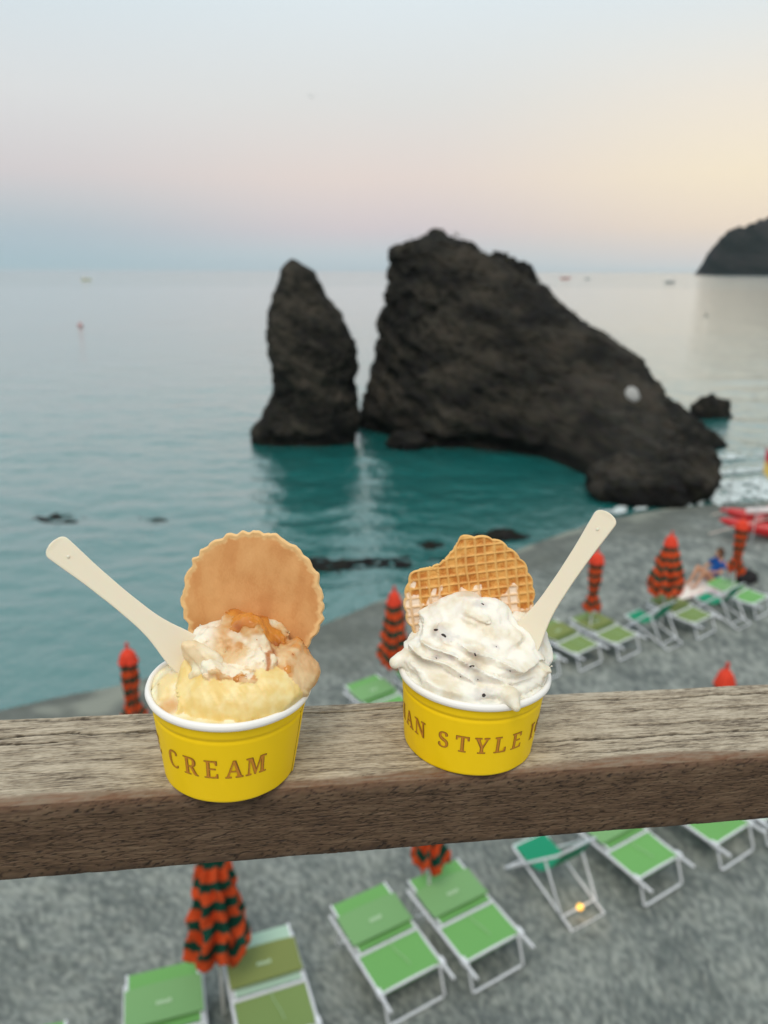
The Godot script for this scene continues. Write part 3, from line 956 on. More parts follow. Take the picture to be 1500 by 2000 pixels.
func make_cup(label: String, text: Array, seam: float) -> Node3D:
	var c := thing("paper_cup", label, "cup", "yellow paper ice cream cups")
	var fibre := noise(71, 0.5, 2)
	var wall := Acc.new()
	wall.grid(120, 60, func(i: int, j: int) -> Vector3:
		var y := 47.6 * j / 59.0
		var th := TAU * i / 120.0
		var r := cup_radius(y) + fibre.get_noise_2d(cos(th) * 4.0, y * 0.05 + sin(th) * 4.0) * 0.25
		if j == 0:
			r -= 0.5
		return Vector3(sin(th) * r, y * cup_k, cos(th) * r) * 0.001, "o", true)
	var ym := paint(252, 211, 5, 0.5, 0.4)
	part("cup_wall", wall, ym, c)
	var under := Acc.new()
	under.grid(60, 4, func(i: int, j: int) -> Vector3:
		var th := TAU * i / 60.0
		var r: float = [cup_foot - 0.5, cup_foot - 1.2, cup_foot - 1.6, 0.2][j]
		return Vector3(sin(th) * r, [0.0, 0.2, 3.5, 3.6][j], cos(th) * r) * 0.001, "u", true)
	part("cup_bottom", under, paint(240, 232, 205, 0.7), c)
	var white := paint(244, 241, 236, 0.42, 0.5)
	var rim := Acc.new()
	rim.grid(140, 20, func(i: int, j: int) -> Vector3:
		var th := TAU * i / 140.0
		var ph := TAU * j / 19.0
		var wob := fibre.get_noise_2d(cos(th) * 3.0 + 40.0, sin(th) * 3.0) * 0.5
		var r := cup_top + 1.0 + cos(ph) * 1.7 + wob
		return Vector3(sin(th) * r, 49.2 * cup_k + sin(ph) * 2.2 + wob * 0.5, cos(th) * r) * 0.001, "o", true)
	part("rim", rim, white, c)
	var inner := Acc.new()
	inner.grid(90, 6, func(i: int, j: int) -> Vector3:
		var th := TAU * i / 90.0
		var y := 4.0 + 45.5 * j / 5.0
		var r := cup_radius(y) - 1.2
		return Vector3(sin(th) * r, y * cup_k, cos(th) * r) * 0.001, "i", true)
	part("liner", inner, white, c)
	# glued seam of the printed sleeve
	var se := Acc.new()
	se.grid(5, 20, func(i: int, j: int) -> Vector3:
		var y := 0.6 + 46.0 * j / 19.0
		var th := seam + (i - 2) * 0.02
		var r := cup_radius(y) + (0.35 if i > 0 and i < 4 else 0.05)
		return Vector3(sin(th) * r, y * cup_k, cos(th) * r) * 0.001, "o")
	part("seam", se, ym, c)
	var edge := Acc.new()
	edge.grid(3, 20, func(i: int, j: int) -> Vector3:
		var y := 1.0 + 45.0 * j / 19.0
		var th := seam - 0.045 + (i - 1) * 0.006
		var r := cup_radius(y) + (0.16 if i == 1 else 0.04)
		return Vector3(sin(th) * r, y * cup_k, cos(th) * r) * 0.001, "o")
	part("seam_edge", edge, paint(150, 112, 10, 0.6), c)
	# brown lettering printed round the cup: a dark outline letter with a lighter one inside it
	for layer in 2:
		var font := SystemFont.new()
		font.font_names = PackedStringArray(["Droid Serif"])
		font.font_weight = 700 if layer == 0 else 400
		var la := Acc.new()
		for e in text:
			var tm := TextMesh.new()
			tm.font = font
			tm.text = e[0]
			tm.font_size = 64
			tm.pixel_size = 0.19 if layer == 0 else 0.188
			tm.depth = 0.0
			tm.curve_step = 0.6
			tm.width = 2000
			var arr := tm.get_mesh_arrays()
			var vs: PackedVector3Array = arr[Mesh.ARRAY_VERTEX]
			var ix: PackedInt32Array = arr[Mesh.ARRAY_INDEX]
			var lo := 1e9
			var hi := -1e9
			for p in vs:
				lo = minf(lo, p.y)
				hi = maxf(hi, p.y)
			var tri := []
			for k in range(0, ix.size(), 3):
				tri.append([vs[ix[k]], vs[ix[k + 1]], vs[ix[k + 2]]])
			while tri:
				var t: Array = tri.pop_back()
				var p0: Vector3 = t[0]
				var p1: Vector3 = t[1]
				var p2: Vector3 = t[2]
				var l0 := p0.distance_to(p1)
				var l1 := p1.distance_to(p2)
				var l2 := p2.distance_to(p0)
				var most := maxf(l0, maxf(l1, l2))
				if most > 2.2:
					if most == l0:
						tri.append([p0, (p0 + p1) / 2, p2])
						tri.append([(p0 + p1) / 2, p1, p2])
					elif most == l1:
						tri.append([p0, p1, (p1 + p2) / 2])
						tri.append([p0, (p1 + p2) / 2, p2])
					else:
						tri.append([p0, p1, (p0 + p2) / 2])
						tri.append([(p0 + p2) / 2, p1, p2])
					continue
				var b := la.v.size()
				for p in [p0, p1, p2]:
					var y: float = 16.6 + (p.y - lo) / (hi - lo) * 11.3 if layer == 0 else 16.95 + (p.y - lo) / (hi - lo) * 10.6
					var r := cup_radius(y) + (0.26 if layer == 0 else 0.33)
					var th: float = e[1] + p.x / r * (1.0 if layer == 0 else 0.98)
					la.v.append(Vector3(sin(th) * r, y * cup_k, cos(th) * r) * 0.001)
					la.c.append(Color.WHITE)
					la.uv.append(Vector2())
					la.n.append(Vector3(sin(th), 0.14, cos(th)).normalized())
				var fnv := (la.v[b + 2] - la.v[b]).cross(la.v[b + 1] - la.v[b])
				la.idx.append_array(PackedInt32Array([b, b + 1, b + 2] if fnv.dot(la.n[b]) > 0.0 else [b, b + 2, b + 1]))
		part("lettering", la, paint(124, 76, 14, 0.5) if layer == 0 else paint(186, 122, 26, 0.5), c)
	return c

# a thin round biscuit: front and back are relief over the same ragged outline; z is its face
func wafer(outline: Callable, relief: Callable, colour: Callable, half: float) -> Acc:
	var a := Acc.new()
	var nu := 300
	var nr := 96
	for side in [1.0, -1.0]:
		a.grid(nu, nr, func(i: int, j: int) -> Vector3:
			var th := TAU * i / nu
			var R: float = outline.call(th)
			var t := pow(j / (nr - 1.0), 0.85)
			var x := cos(th) * R * t
			var y := sin(th) * R * t
			var h: float = half
			if side > 0.0:
				h += relief.call(x, y, R * (1.0 - t))
			var e := R * (1.0 - t)
			h *= sqrt(clampf(e / 0.9, 0.0, 1.0)) * 0.9 + 0.1 * clampf(e / 0.9, 0.0, 1.0)
			return Vector3(x, y, h * side) * 0.001, "z" if side > 0.0 else "o", true,
			func(p: Vector3, i: int, j: int): return colour.call(p * 1000.0, (outline.call(TAU * i / nu) as float) - Vector2(p.x, p.y).length() * 1000.0, side))
		if side < 0.0:
			pass
	return a

# a flat plastic spoon along +y from the buried tip to the rounded handle end
func make_spoon(label: String) -> Node3D:
	var s := thing("plastic_spoon", label, "spoon", "plastic spoons")
	var L := 104.0
	var wid := [Vector2(0, 7.5), Vector2(6, 10.0), Vector2(14, 10.8), Vector2(22, 9.6), Vector2(32, 6.8), Vector2(42, 5.4), Vector2(60, 5.0), Vector2(80, 5.5), Vector2(94, 6.5), Vector2(104, 7.0)]
	var a := Acc.new()
	var nu := 40
	var nv := 150
	a.grid(nu, nv, func(i: int, j: int) -> Vector3:
		var v := -0.6 + (L + 1.2) * j / (nv - 1.0)
		var y := clampf(v, 0.0, L)
		var w := curve(wid, y)
		w = (w + curve(wid, y - 4.0) + curve(wid, y + 4.0)) / 3.0
		var e := L - y
		if e < 5.0:
			w *= pow(clampf(1.0 - pow(1.0 - e / 5.0, 2.6), 0.0, 1.0), 0.5)
		if v < 0.0 or v > L:
			w = 0.02
		var th := TAU * i / nu
		var cx := signf(cos(th)) * pow(absf(cos(th)), 0.35)
		var cz := signf(sin(th)) * pow(absf(sin(th)), 0.5)
		var half := 1.25 if w > 1.0 else w
		var x := cx * w
		var z := cz * half
		if cz > 0.0:
			# a shallow channel along the face, and the little moulding mark near the end
			z -= 0.35 * (1.0 - pow(absf(cx), 4.0)) * smoothstep(0.0, 3.0, e)
			z -= 1.0 * (1.0 - pow(absf(cx), 2.0)) * smoothstep(40.0, 10.0, y)
		z += -2.2 * pow(1.0 - clampf(y / 60.0, 0.0, 1.0), 2.0) + 1.6 * pow(clampf(y / L, 0.0, 1.0), 2.0)
		return Vector3(x, y, z) * 0.001, "o", true)
	part("spoon_body", a, spoon_mat, s)
	var dot := Acc.new()
	dot.ell(Vector3(0, L - 11.0, 2.35) * 0.001, Vector3(0.9, 0.9, 0.55) * 0.001)
	part("moulding_dot", dot, spoon_mat, s)
	return s

var spoon_mat := tinted(0.38, 0.5, 0.2)

func aim(o: Node3D, tip: Vector3, end: Vector3, face: Vector3) -> void:
	var y := (end - tip).normalized()
	var x := y.cross(face).normalized()
	o.basis = Basis(x, y, x.cross(y))
	o.position = tip

func make_cups() -> void:
	spoon_mat.vertex_color_use_as_albedo = false
	spoon_mat.albedo_color = Color(0.93, 0.865, 0.775)
	# letters of the printed line, spaced in degrees so that letter number "fix" stands at the bearing "at"
	var word := func(s: String, fix: int, at: float, step: float) -> Array:
		var place := []
		var th := 0.0
		for k in s.length():
			place.append(th)
			var nxt: bool = k + 1 < s.length() and s[k + 1] == "I"
			th += step * (0.55 if s[k] == " " else 1.0) - (step * 0.2 if s[k] == "I" else 0.0) - (step * 0.2 if nxt else 0.0)
		var out := []
		for k in s.length():
			if s[k] != " ":
				out.append([s[k], deg_to_rad(place[k] - place[fix] + at)])
		return out
	# where each cup stands on the rail
	var lp := rail_top + rail_basis * Vector3(-0.0895, 0.0003, 0.0172)
	var rp := rail_top + rail_basis * Vector3(0.0506, 0.0003, 0.0062)
	var upright := Basis(Vector3(0, 0, 1), -0.0463)
	var lc := make_cup("left yellow paper cup, lettered E CREAM, holding pale yellow and caramel ice cream", word.call("IAN STYLE ICE CREAM", 17, 13.5, 17.0), deg_to_rad(80))
	lc.transform = Transform3D(upright, lp)
	cup_foot = 38.2
	cup_top = 42.1
	cup_k = 0.94
	var rc := make_cup("right yellow paper cup, lettered IAN STYLE IC, holding white ice cream", word.call("ITALIAN STYLE ICE CREAM", 10, 3.1, 15.3), deg_to_rad(170))
	rc.transform = Transform3D(upright, rp)

	# left ice cream
	var ga := thing("ice_cream", "pale yellow and tan ice cream with caramel sauce in the left cup", "ice cream", "servings of ice cream")
	ga.transform = lc.transform
	var a := Acc.new()
	nets(a, lemon, Vector3(-48, 4, -48), Vector3(52, 98, 48), 1.0, lemon_colour, 0.001)
	part("scoops", a, tinted(0.42, 0.5, 0.18), ga)
	var sa := Acc.new()
	nets(sa, sauce, Vector3(-30, 60, -40), Vector3(52, 98, 30), 0.9, func(p: Vector3) -> Color: return lin(214, 138, 58).lerp(lin(172, 92, 32), clampf(n_swirl.get_noise_3dv(p) * 1.6 + 0.4, 0.0, 1.0)), 0.001)
	if sa.v.size():
		part("caramel_sauce", sa, tinted(0.16, 0.5, 0.1), ga)
	# right ice cream
	var gb := thing("ice_cream", "white chocolate chip ice cream with spreading folds in the right cup", "ice cream", "servings of ice cream")
	gb.transform = rc.transform * Transform3D(Basis(), Vector3(0, -0.003, 0))
	var look := Vector3(0, 0.5, 0.866)
	for q in [[-24.5, 17.0, 2.0], [-21.0, 14.0, 1.9], [-16.5, 2.5, 1.0], [-6.5, -2.5, 1.5], [-5.0, 4.0, 1.3], [1.0, -17.0, 1.7], [-25.0, 1.5, 0.8], [1.0, 33.0, 1.2], [14.0, -4.0, 0.8], [-12.0, -8.0, 0.7], [-2.5, -9.0, 0.8], [8.0, 9.0, 0.7]]:
		var p: Vector3 = Vector3(q[0], 52, 0) + Vector3(0, 0.866, -0.5) * q[1] + look * 70.0
		for k in 200:
			var d: float = cream(p)
			if d < 0.05:
				break
			p -= look * maxf(d * 0.6, 0.1)
		flecks.append([p, q[2]])
	var b := Acc.new()
	nets(b, cream, Vector3(-54, 4, -48), Vector3(50, 102, 52), 0.9, cream_colour, 0.001)
	part("scoops", b, tinted(0.45, 0.5, 0.14), gb)
	# flecks of chocolate pressed into the surface
	var choc := paint(44, 33, 29, 0.5)
	var rng := RandomNumberGenerator.new()
	rng.seed = 5
	for q in flecks:
		var ch := Acc.new()
		ch.ell(Vector3(), Vector3(q[1], q[1] * 0.3, q[1] * 0.6) * 0.001, Basis(), 9, 7, n_lump, 0.9)
		var o := part("chocolate_fleck", ch, choc, gb)
		o.position = (q[0] - look * 0.25) * 0.001
		o.rotation = Vector3(rng.randf() * 1.2 + 0.4, rng.randf() * 3.0, rng.randf() * 1.0 - 0.5)

	# biscuits
	var wt := noise(81, 0.09, 3)
	var wf := noise(82, 0.8, 2)
	var round_edge := func(th: float) -> float:
		var s := absf(cos(th * 13.0 + 0.9 * sin(th * 3.0) + 0.5 * sin(th * 7.0 + 1.0)))
		return 39.0 + 1.7 * pow(s, 1.5) * (0.5 + 1.5 * absf(wt.get_noise_2d(cos(th) * 30.0, sin(th) * 30.0))) + wt.get_noise_2d(cos(th) * 9.0, sin(th) * 9.0 + 50.0) * 1.6
	var smooth := func(x: float, y: float, e: float) -> float:
		return 0.5 * (1.0 - smoothstep(0.8, 3.2, e)) + 0.12 * wt.get_noise_2d(x * 1.5, y * 0.6) + 0.05 * wf.get_noise_2d(x, y) + wt.get_noise_2d(x * 0.3, y * 0.3) * 0.8
	var tan_col := func(p: Vector3, e: float, _side: float) -> Color:
		var k := wt.get_noise_2d(p.x * 0.6, p.y * 0.25) + 0.25 * wf.get_noise_2d(p.x, p.y * 0.4)
		var c := lin(212, 152, 94).lerp(lin(221, 166, 108), clampf(k * 1.0 + 0.3, 0.0, 1.0)).lerp(lin(202, 138, 82), clampf(-k * 0.9, 0.0, 1.0))
		return c.lerp(lin(236, 194, 136), 0.9 * (1.0 - smoothstep(2.0, 4.2, e + wt.get_noise_2d(p.x * 3.0, p.y * 3.0) * 1.2)))
	var w1 := thing("round_biscuit", "whole round biscuit with a scalloped edge and smooth face in the left cup", "biscuit", "wafer biscuits")
	part("biscuit_body", wafer(round_edge, smooth, tan_col, 1.3), tinted(0.6, 0.4), w1)
	w1.transform = lc.transform * Transform3D(Basis(Vector3(0, 0, 1), 0.25) * Basis(), Vector3(8, 88, -27) * 0.001)
	w1.transform = lc.transform * Transform3D(Basis(Vector3(1, 0, 0), deg_to_rad(-9)) * Basis(Vector3(0, 1, 0), deg_to_rad(-5)), Vector3(8, 86.5, -26) * 0.001)
	# the second has its grid to the front and a bite out of its upper left
	var bite := [Vector2(-180, 1.0), Vector2(100, 1.0), Vector2(102.5, 0.99), Vector2(106, 0.93), Vector2(112, 0.84), Vector2(122, 0.775), Vector2(132, 0.765), Vector2(142, 0.83), Vector2(150, 0.93), Vector2(155, 0.985), Vector2(158, 1.0), Vector2(180, 1.0)]
	var bitten := func(th: float) -> float:
		var d := rad_to_deg(wrapf(th, -PI, PI))
		var k := curve(bite, d)
		var s := absf(sin(th * 12.0 + 0.6 * sin(th * 2.0)))
		return (38.8 + 1.2 * pow(s, 0.8) * smoothstep(0.9, 1.0, k) + wt.get_noise_2d(cos(th) * 9.0, sin(th) * 9.0) * 1.4) * k + (1.0 - smoothstep(0.9, 1.0, k)) * wf.get_noise_2d(th * 60.0, 3.0) * 1.0
	var groove := func(x: float, y: float) -> float:
		var ca := cos(0.16)
		var sa2 := sin(0.16)
		var u := (x * ca + y * sa2) / 5.9 + wt.get_noise_2d(x * 0.3, y * 0.3) * 0.15
		var v := (-x * sa2 + y * ca) / 5.4
		var gu := absf(fposmod(u, 1.0) - 0.5)
		var gv := absf(fposmod(v, 1.0) - 0.5)
		return maxf(smoothstep(0.27, 0.47, gu), smoothstep(0.27, 0.47, gv))
	var grid_relief := func(x: float, y: float, e: float) -> float:
		return -1.0 * (1.0 - groove.call(x, y)) * smoothstep(0.6, 2.0, e) + 0.1 * wf.get_noise_2d(x, y) + wt.get_noise_2d(x * 0.3, y * 0.3) * 0.9
	var grid_col := func(p: Vector3, e: float, side: float) -> Color:
		var k := wt.get_noise_2d(p.x, p.y) + 0.4 * wf.get_noise_2d(p.x, p.y)
		var c := lin(206, 138, 62).lerp(lin(222, 164, 88), clampf(k * 2.0 + 0.3, 0.0, 1.0)).lerp(lin(186, 112, 44), clampf(-k * 2.0, 0.0, 1.0))
		if side > 0.0:
			var ridge: float = groove.call(p.x, p.y)
			c = c.lerp(lin(232, 184, 112), ridge * 0.65)
			# cream that has smeared into the lower cells
			var sm := wt.get_noise_2d(p.x * 0.9 + 30.0, p.y * 0.7) * 16.0 - p.y + 3.0
			c = c.lerp(lin(247, 232, 214), 0.85 * smoothstep(0.0, 1.5, sm) * (1.0 - 0.6 * ridge))
		return c.lerp(lin(234, 186, 112), 0.7 * (1.0 - smoothstep(0.6, 2.2, e)))
	var w2 := thing("round_biscuit", "bitten round wafer with a square grid pattern in the right cup", "biscuit", "wafer biscuits")
	part("biscuit_body", wafer(bitten, grid_relief, grid_col, 1.7), tinted(0.6, 0.4), w2)
	w2.transform = rc.transform * Transform3D(Basis(Vector3(1, 0, 0), deg_to_rad(-9)) * Basis(Vector3(0, 1, 0), deg_to_rad(3)), Vector3(-2.5, 79, -25) * 0.001)

	# spoons
	var s1 := make_spoon("cream plastic spoon leaning left out of the left cup")
	var lt := lc.transform
	aim(s1, lt * (Vector3(-10, 59, 6) * 0.001), lt * (Vector3(-84, 120, 0) * 0.001), (EYE - lt * (Vector3(-50, 95, 3) * 0.001)).normalized())
	var s2 := make_spoon("cream plastic spoon leaning right out of the right cup")
	var rt := rc.transform
	aim(s2, rt * (Vector3(17, 54, 9) * 0.001), rt * (Vector3(62, 134, -2) * 0.001), (EYE + Vector3(-0.15, 0, 0) - rt * (Vector3(50, 100, 3) * 0.001)).normalized())
	# ice cream clinging to the left spoon
	var cl := Acc.new()
	var lean := Basis(Vector3(0, 0, 1), deg_to_rad(-32)).inverse()
	nets(cl, func(p: Vector3) -> float: return smin(el(lean * (p - Vector3(-12, 71, 12)), Vector3(), Vector3(12, 6.5, 4.6)), cap(p, Vector3(-6, 69, 13), Vector3(-15, 62, 16), 4.6, 3.4), 5.0) + n_lump.get_noise_3dv(p) * 1.3 + n_fine.get_noise_3dv(p) * 0.25 + 0.8 * fold((p.x + p.y) / 7.0), Vector3(-32, 52, 0), Vector3(10, 92, 28), 0.8, func(p: Vector3) -> Color: return lin(230, 204, 162).lerp(lin(246, 230, 200), clampf(n_lump.get_noise_3dv(p) * 2.0 + 0.4, 0.0, 1.0)), 0.001)
	part("spoonful", cl, tinted(0.42, 0.5, 0.18), ga)


# ------------------------------------------------------------------ beach furniture
var white_metal := paint(226, 230, 236, 0.4)

func lounger(fabric: StandardMaterial3D, hood: StandardMaterial3D, label: String) -> Node3D:
	var t := thing("sun_lounger", label, "sun lounger", "green sun loungers set out on the beach")
	var hw := 0.372
	for s in [-1.0, 1.0]:
		var r := Acc.new()
		r.tube([Vector3(s * hw, 0.36, -0.65), Vector3(s * hw, 0.345, 0.0), Vector3(s * hw, 0.335, 0.37), Vector3(s * hw, 0.33, 0.666)], 0.017, 8, 1.4)
		part("side_rail", r, white_metal, t)
		var k := Acc.new()
		k.tube([Vector3(s * (hw - 0.03), 0.40, -0.02), Vector3(s * (hw - 0.03), 0.43, -0.40), Vector3(s * (hw - 0.03), 0.46, -0.685)], 0.014)
		part("back_tube", k, white_metal, t)
		var j := Acc.new()
		j.box(Vector3(s * hw, 0.345, 0.44), Vector3(0.05, 0.06, 0.09))
		part("joint", j, white_metal, t)
	for z in [-0.02, 0.43]:
		var c := Acc.new()
		c.tube([Vector3(-hw, 0.375 if z < 0 else 0.315, z), Vector3(hw, 0.375 if z < 0 else 0.315, z)], 0.016)
		part("cross_bar", c, white_metal, t)
	for q in [[0.46, 0.56, 0.32], [-0.44, -0.56, 0.34]]:
		var l := Acc.new()
		var w := hw - 0.035
		l.tube([Vector3(-w, q[2], q[0]), Vector3(-w, 0.035, q[1]), Vector3(-w + 0.03, 0.02, q[1]), Vector3(w - 0.03, 0.02, q[1]), Vector3(w, 0.035, q[1]), Vector3(w, q[2], q[0])], 0.014)
		part("leg_frame", l, white_metal, t)
	var se := Acc.new()
	se.grid(9, 14, func(i: int, j: int) -> Vector3:
		var u := i / 8.0 * 2.0 - 1.0
		var v := j / 13.0
		var z := lerpf(0.0, 0.43, minf(v * 1.12, 1.0))
		var y := 0.372 - 0.035 * sin(PI * v) * (1.0 - u * u * 0.6) - z * 0.06
		if v > 0.9:
			y -= (v - 0.9) * 0.6
			z += sin((v - 0.9) * 25.0) * 0.014
		return Vector3(u * (hw - 0.018), y, z), "u")
	part("seat_fabric", se, fabric, t)
	var ba := Acc.new()
	ba.grid(9, 12, func(i: int, j: int) -> Vector3:
		var u := i / 8.0 * 2.0 - 1.0
		var v := j / 11.0
		return Vector3(u * (hw - 0.03), 0.405 + 0.055 * v - 0.02 * sin(PI * v) * (1.0 - u * u), -0.03 - 0.65 * v), "u")
	part("backrest_fabric", ba, fabric, t)
	var hd := Acc.new()
	hd.grid(9, 10, func(i: int, j: int) -> Vector3:
		var u := i / 8.0 * 2.0 - 1.0
		var v := j / 9.0
		return Vector3(u * (hw - 0.005), 0.452 + 0.03 * v - 0.012 * sin(PI * v) - 0.02 * absf(u) * absf(u) * absf(u), -0.10 - 0.40 * v), "u")
	var hp := part("hood_panel", hd, hood, t)
	var mk := Acc.new()
	for k in 5:
		mk.box(Vector3(-0.06 + k * 0.03, 0.4595 + (0.012 if k % 2 else 0.0) * 0.1, -0.29 + (0.008 if k % 2 else 0.0)), Vector3(0.018, 0.004, 0.04), Basis(Vector3.UP, 0.3 * (k % 3 - 1)))
	part("printed_mark", mk, paint(190, 215, 185, 0.7), hp)
	var hb := Acc.new()
	hb.tube([Vector3(-hw + 0.01, 0.45, -0.10), Vector3(hw - 0.01, 0.45, -0.10)], 0.008)
	part("hood_bar", hb, hood, t)
	var st := Acc.new()
	st.tube([Vector3(0.0, 0.395, -0.02), Vector3(0.02, 0.362, 0.08), Vector3(0.06, 0.352, 0.2), Vector3(0.08, 0.34, 0.3)], 0.004, 6)
	part("strap", st, paint(170, 200, 160, 0.7), t)
	return t

func deck_chair(label: String) -> Node3D:
	var t := thing("deck_chair", label, "deck chair", "emerald deck chairs among the loungers")
	var hw := 0.29
	var fr := Acc.new()
	# -z faces the sea; the back leans towards +z
	fr.tube([Vector3(-hw, 0.02, -0.62), Vector3(-hw, 0.86, 0.24), Vector3(hw, 0.86, 0.24), Vector3(hw, 0.02, -0.62), Vector3(-hw, 0.02, -0.62)], 0.016)
	part("back_frame", fr, white_metal, t)
	var f2 := Acc.new()
	var w2 := hw - 0.04
	f2.tube([Vector3(-w2, 0.38, -0.55), Vector3(-w2, 0.02, 0.52), Vector3(w2, 0.02, 0.52), Vector3(w2, 0.38, -0.55), Vector3(-w2, 0.38, -0.55)], 0.016)
	part("seat_frame", f2, white_metal, t)
	var f3 := Acc.new()
	var w3 := hw - 0.02
	f3.tube([Vector3(-w3, 0.64, 0.03), Vector3(-w3, 0.09, 0.36), Vector3(w3, 0.09, 0.36), Vector3(w3, 0.64, 0.03)], 0.016)
	part("prop_frame", f3, white_metal, t)
	var s := Acc.new()
	s.grid(7, 24, func(i: int, j: int) -> Vector3:
		var u := i / 6.0 * 2.0 - 1.0
		var v := j / 23.0
		var p0 := Vector3(0, 0.39, -0.57)
		var p1 := Vector3(0, 0.36, -0.2)
		var p2 := Vector3(0, 0.2, -0.02)
		var p3 := Vector3(0, 0.87, 0.25)
		var q := p0.bezier_interpolate(p1, p2, p3, v)
		return q + Vector3(u * (hw - 0.05), -0.01 * (1.0 - u * u) * sin(PI * v), 0), "u")
	part("sling", s, paint(0, 138, 100, 0.75), t)
	return t

func put_at(o: Node3D, x: float, z: float, deg: float, sink := 0.0) -> void:
	o.position = Vector3(x, ground(x, z) + 0.035 - sink, z)
	o.rotation_degrees = Vector3(0, deg, 0)

func make_loungers() -> void:
	var green := paint(108, 168, 92, 0.75)
	var hood := paint(118, 164, 106, 0.75)
	var olive := paint(118, 142, 80, 0.75)
	var olive2 := paint(120, 132, 70, 0.75)
	var pale_back := paint(168, 198, 178, 0.7)
	var a := lounger(green, hood, "green lounger directly below the middle of the handrail, left of its twin")
	put_at(a, 0.07, -6.41, 30.4)
	var spots := [
		[0.94, -6.77, 30.8, "g", "green lounger below the handrail just right of the middle one"],
		[-2.03, -5.41, 17.0, "g", "green lounger in the bottom left corner, left of the near umbrella"],
		[-1.11, -5.84, 20.0, "o", "dull olive lounger standing right of the near striped umbrella"],
		[3.06, -7.89, 32.0, "g", "green lounger below the right half of the rail, right of the emerald deck chair"],
		[4.18, -8.44, 33.0, "g", "green lounger partly hidden under the rail near the right edge of the picture"],
		[4.95, -8.85, 33.0, "g", "lounger at the right edge below the rail, only its foot end in view"],
		[-3.16, -4.74, 13.0, "g", "lounger whose pale corner just shows at the bottom left edge"],
		[3.68, -13.8, 38.0, "o", "olive lounger with white frame beside the right-hand cup"],
		[4.55, -14.2, 38.0, "o", "olive lounger second from the right-hand cup in the far row"],
		[6.42, -15.07, 38.0, "o", "olive lounger in the far row between the two far emerald deck chairs"],
		[8.05, -16.02, 40.0, "g", "green lounger at the right edge of the far row, right of the sunbather"],
		[2.75, -13.3, 38.0, "g", "green lounger half hidden behind the right-hand spoon and cup"],
		[0.0, -11.55, 36.0, "g", "green lounger showing above the rail just left of the right-hand cup"],
		[0.86, -12.0, 36.0, "g", "green lounger mostly hidden behind the right-hand cup"]]
	for q in spots:
		var o := copy(a, q[4])
		put_at(o, q[0], q[1], q[2])
		if q[3] == "o":
			for c in o.get_children():
				if String(c.name).contains("fabric"):
					c.material_override = pale_back if q[4].begins_with("dull") and String(c.name).begins_with("back") else olive
				elif String(c.name).begins_with("hood"):
					c.material_override = olive2
	var d := deck_chair("near emerald deck chair below the rail with a small warm glint on its frame")
	put_at(d, 2.1, -7.47, 30.4)
	for q in [[5.62, -14.52, 37.0, "left emerald deck chair in the far row, behind the right-hand spoon"], [7.42, -15.42, 37.0, "right emerald deck chair in the far row, in front of the sunbather"]]:
		put_at(copy(d, q[3]), q[0], q[1], q[2])
	# added glowing globe with its own light, standing in for a warm glint
	var bar_glint := thing("added_glint", "small round glowing globe added for a warm glint on the crossbar of the near emerald deck chair", "bar_glint")
	bar_glint.position = d.transform * Vector3(0.0, 0.115, 0.375)
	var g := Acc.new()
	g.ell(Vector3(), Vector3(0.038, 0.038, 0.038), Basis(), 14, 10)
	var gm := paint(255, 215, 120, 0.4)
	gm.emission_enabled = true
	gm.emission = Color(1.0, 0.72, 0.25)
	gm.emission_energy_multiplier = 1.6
	part("glint_globe", g, gm, bar_glint)
	var ck := Acc.new()
	ck.box(Vector3(0, -0.038, -0.012), Vector3(0.04, 0.03, 0.05))
	part("added_clip", ck, paint(190, 180, 160, 0.5), bar_glint)
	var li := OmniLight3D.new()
	li.name = "glint_light"
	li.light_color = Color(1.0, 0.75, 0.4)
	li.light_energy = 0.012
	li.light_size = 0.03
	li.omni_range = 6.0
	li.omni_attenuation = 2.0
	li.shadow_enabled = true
	bar_glint.add_child(li)


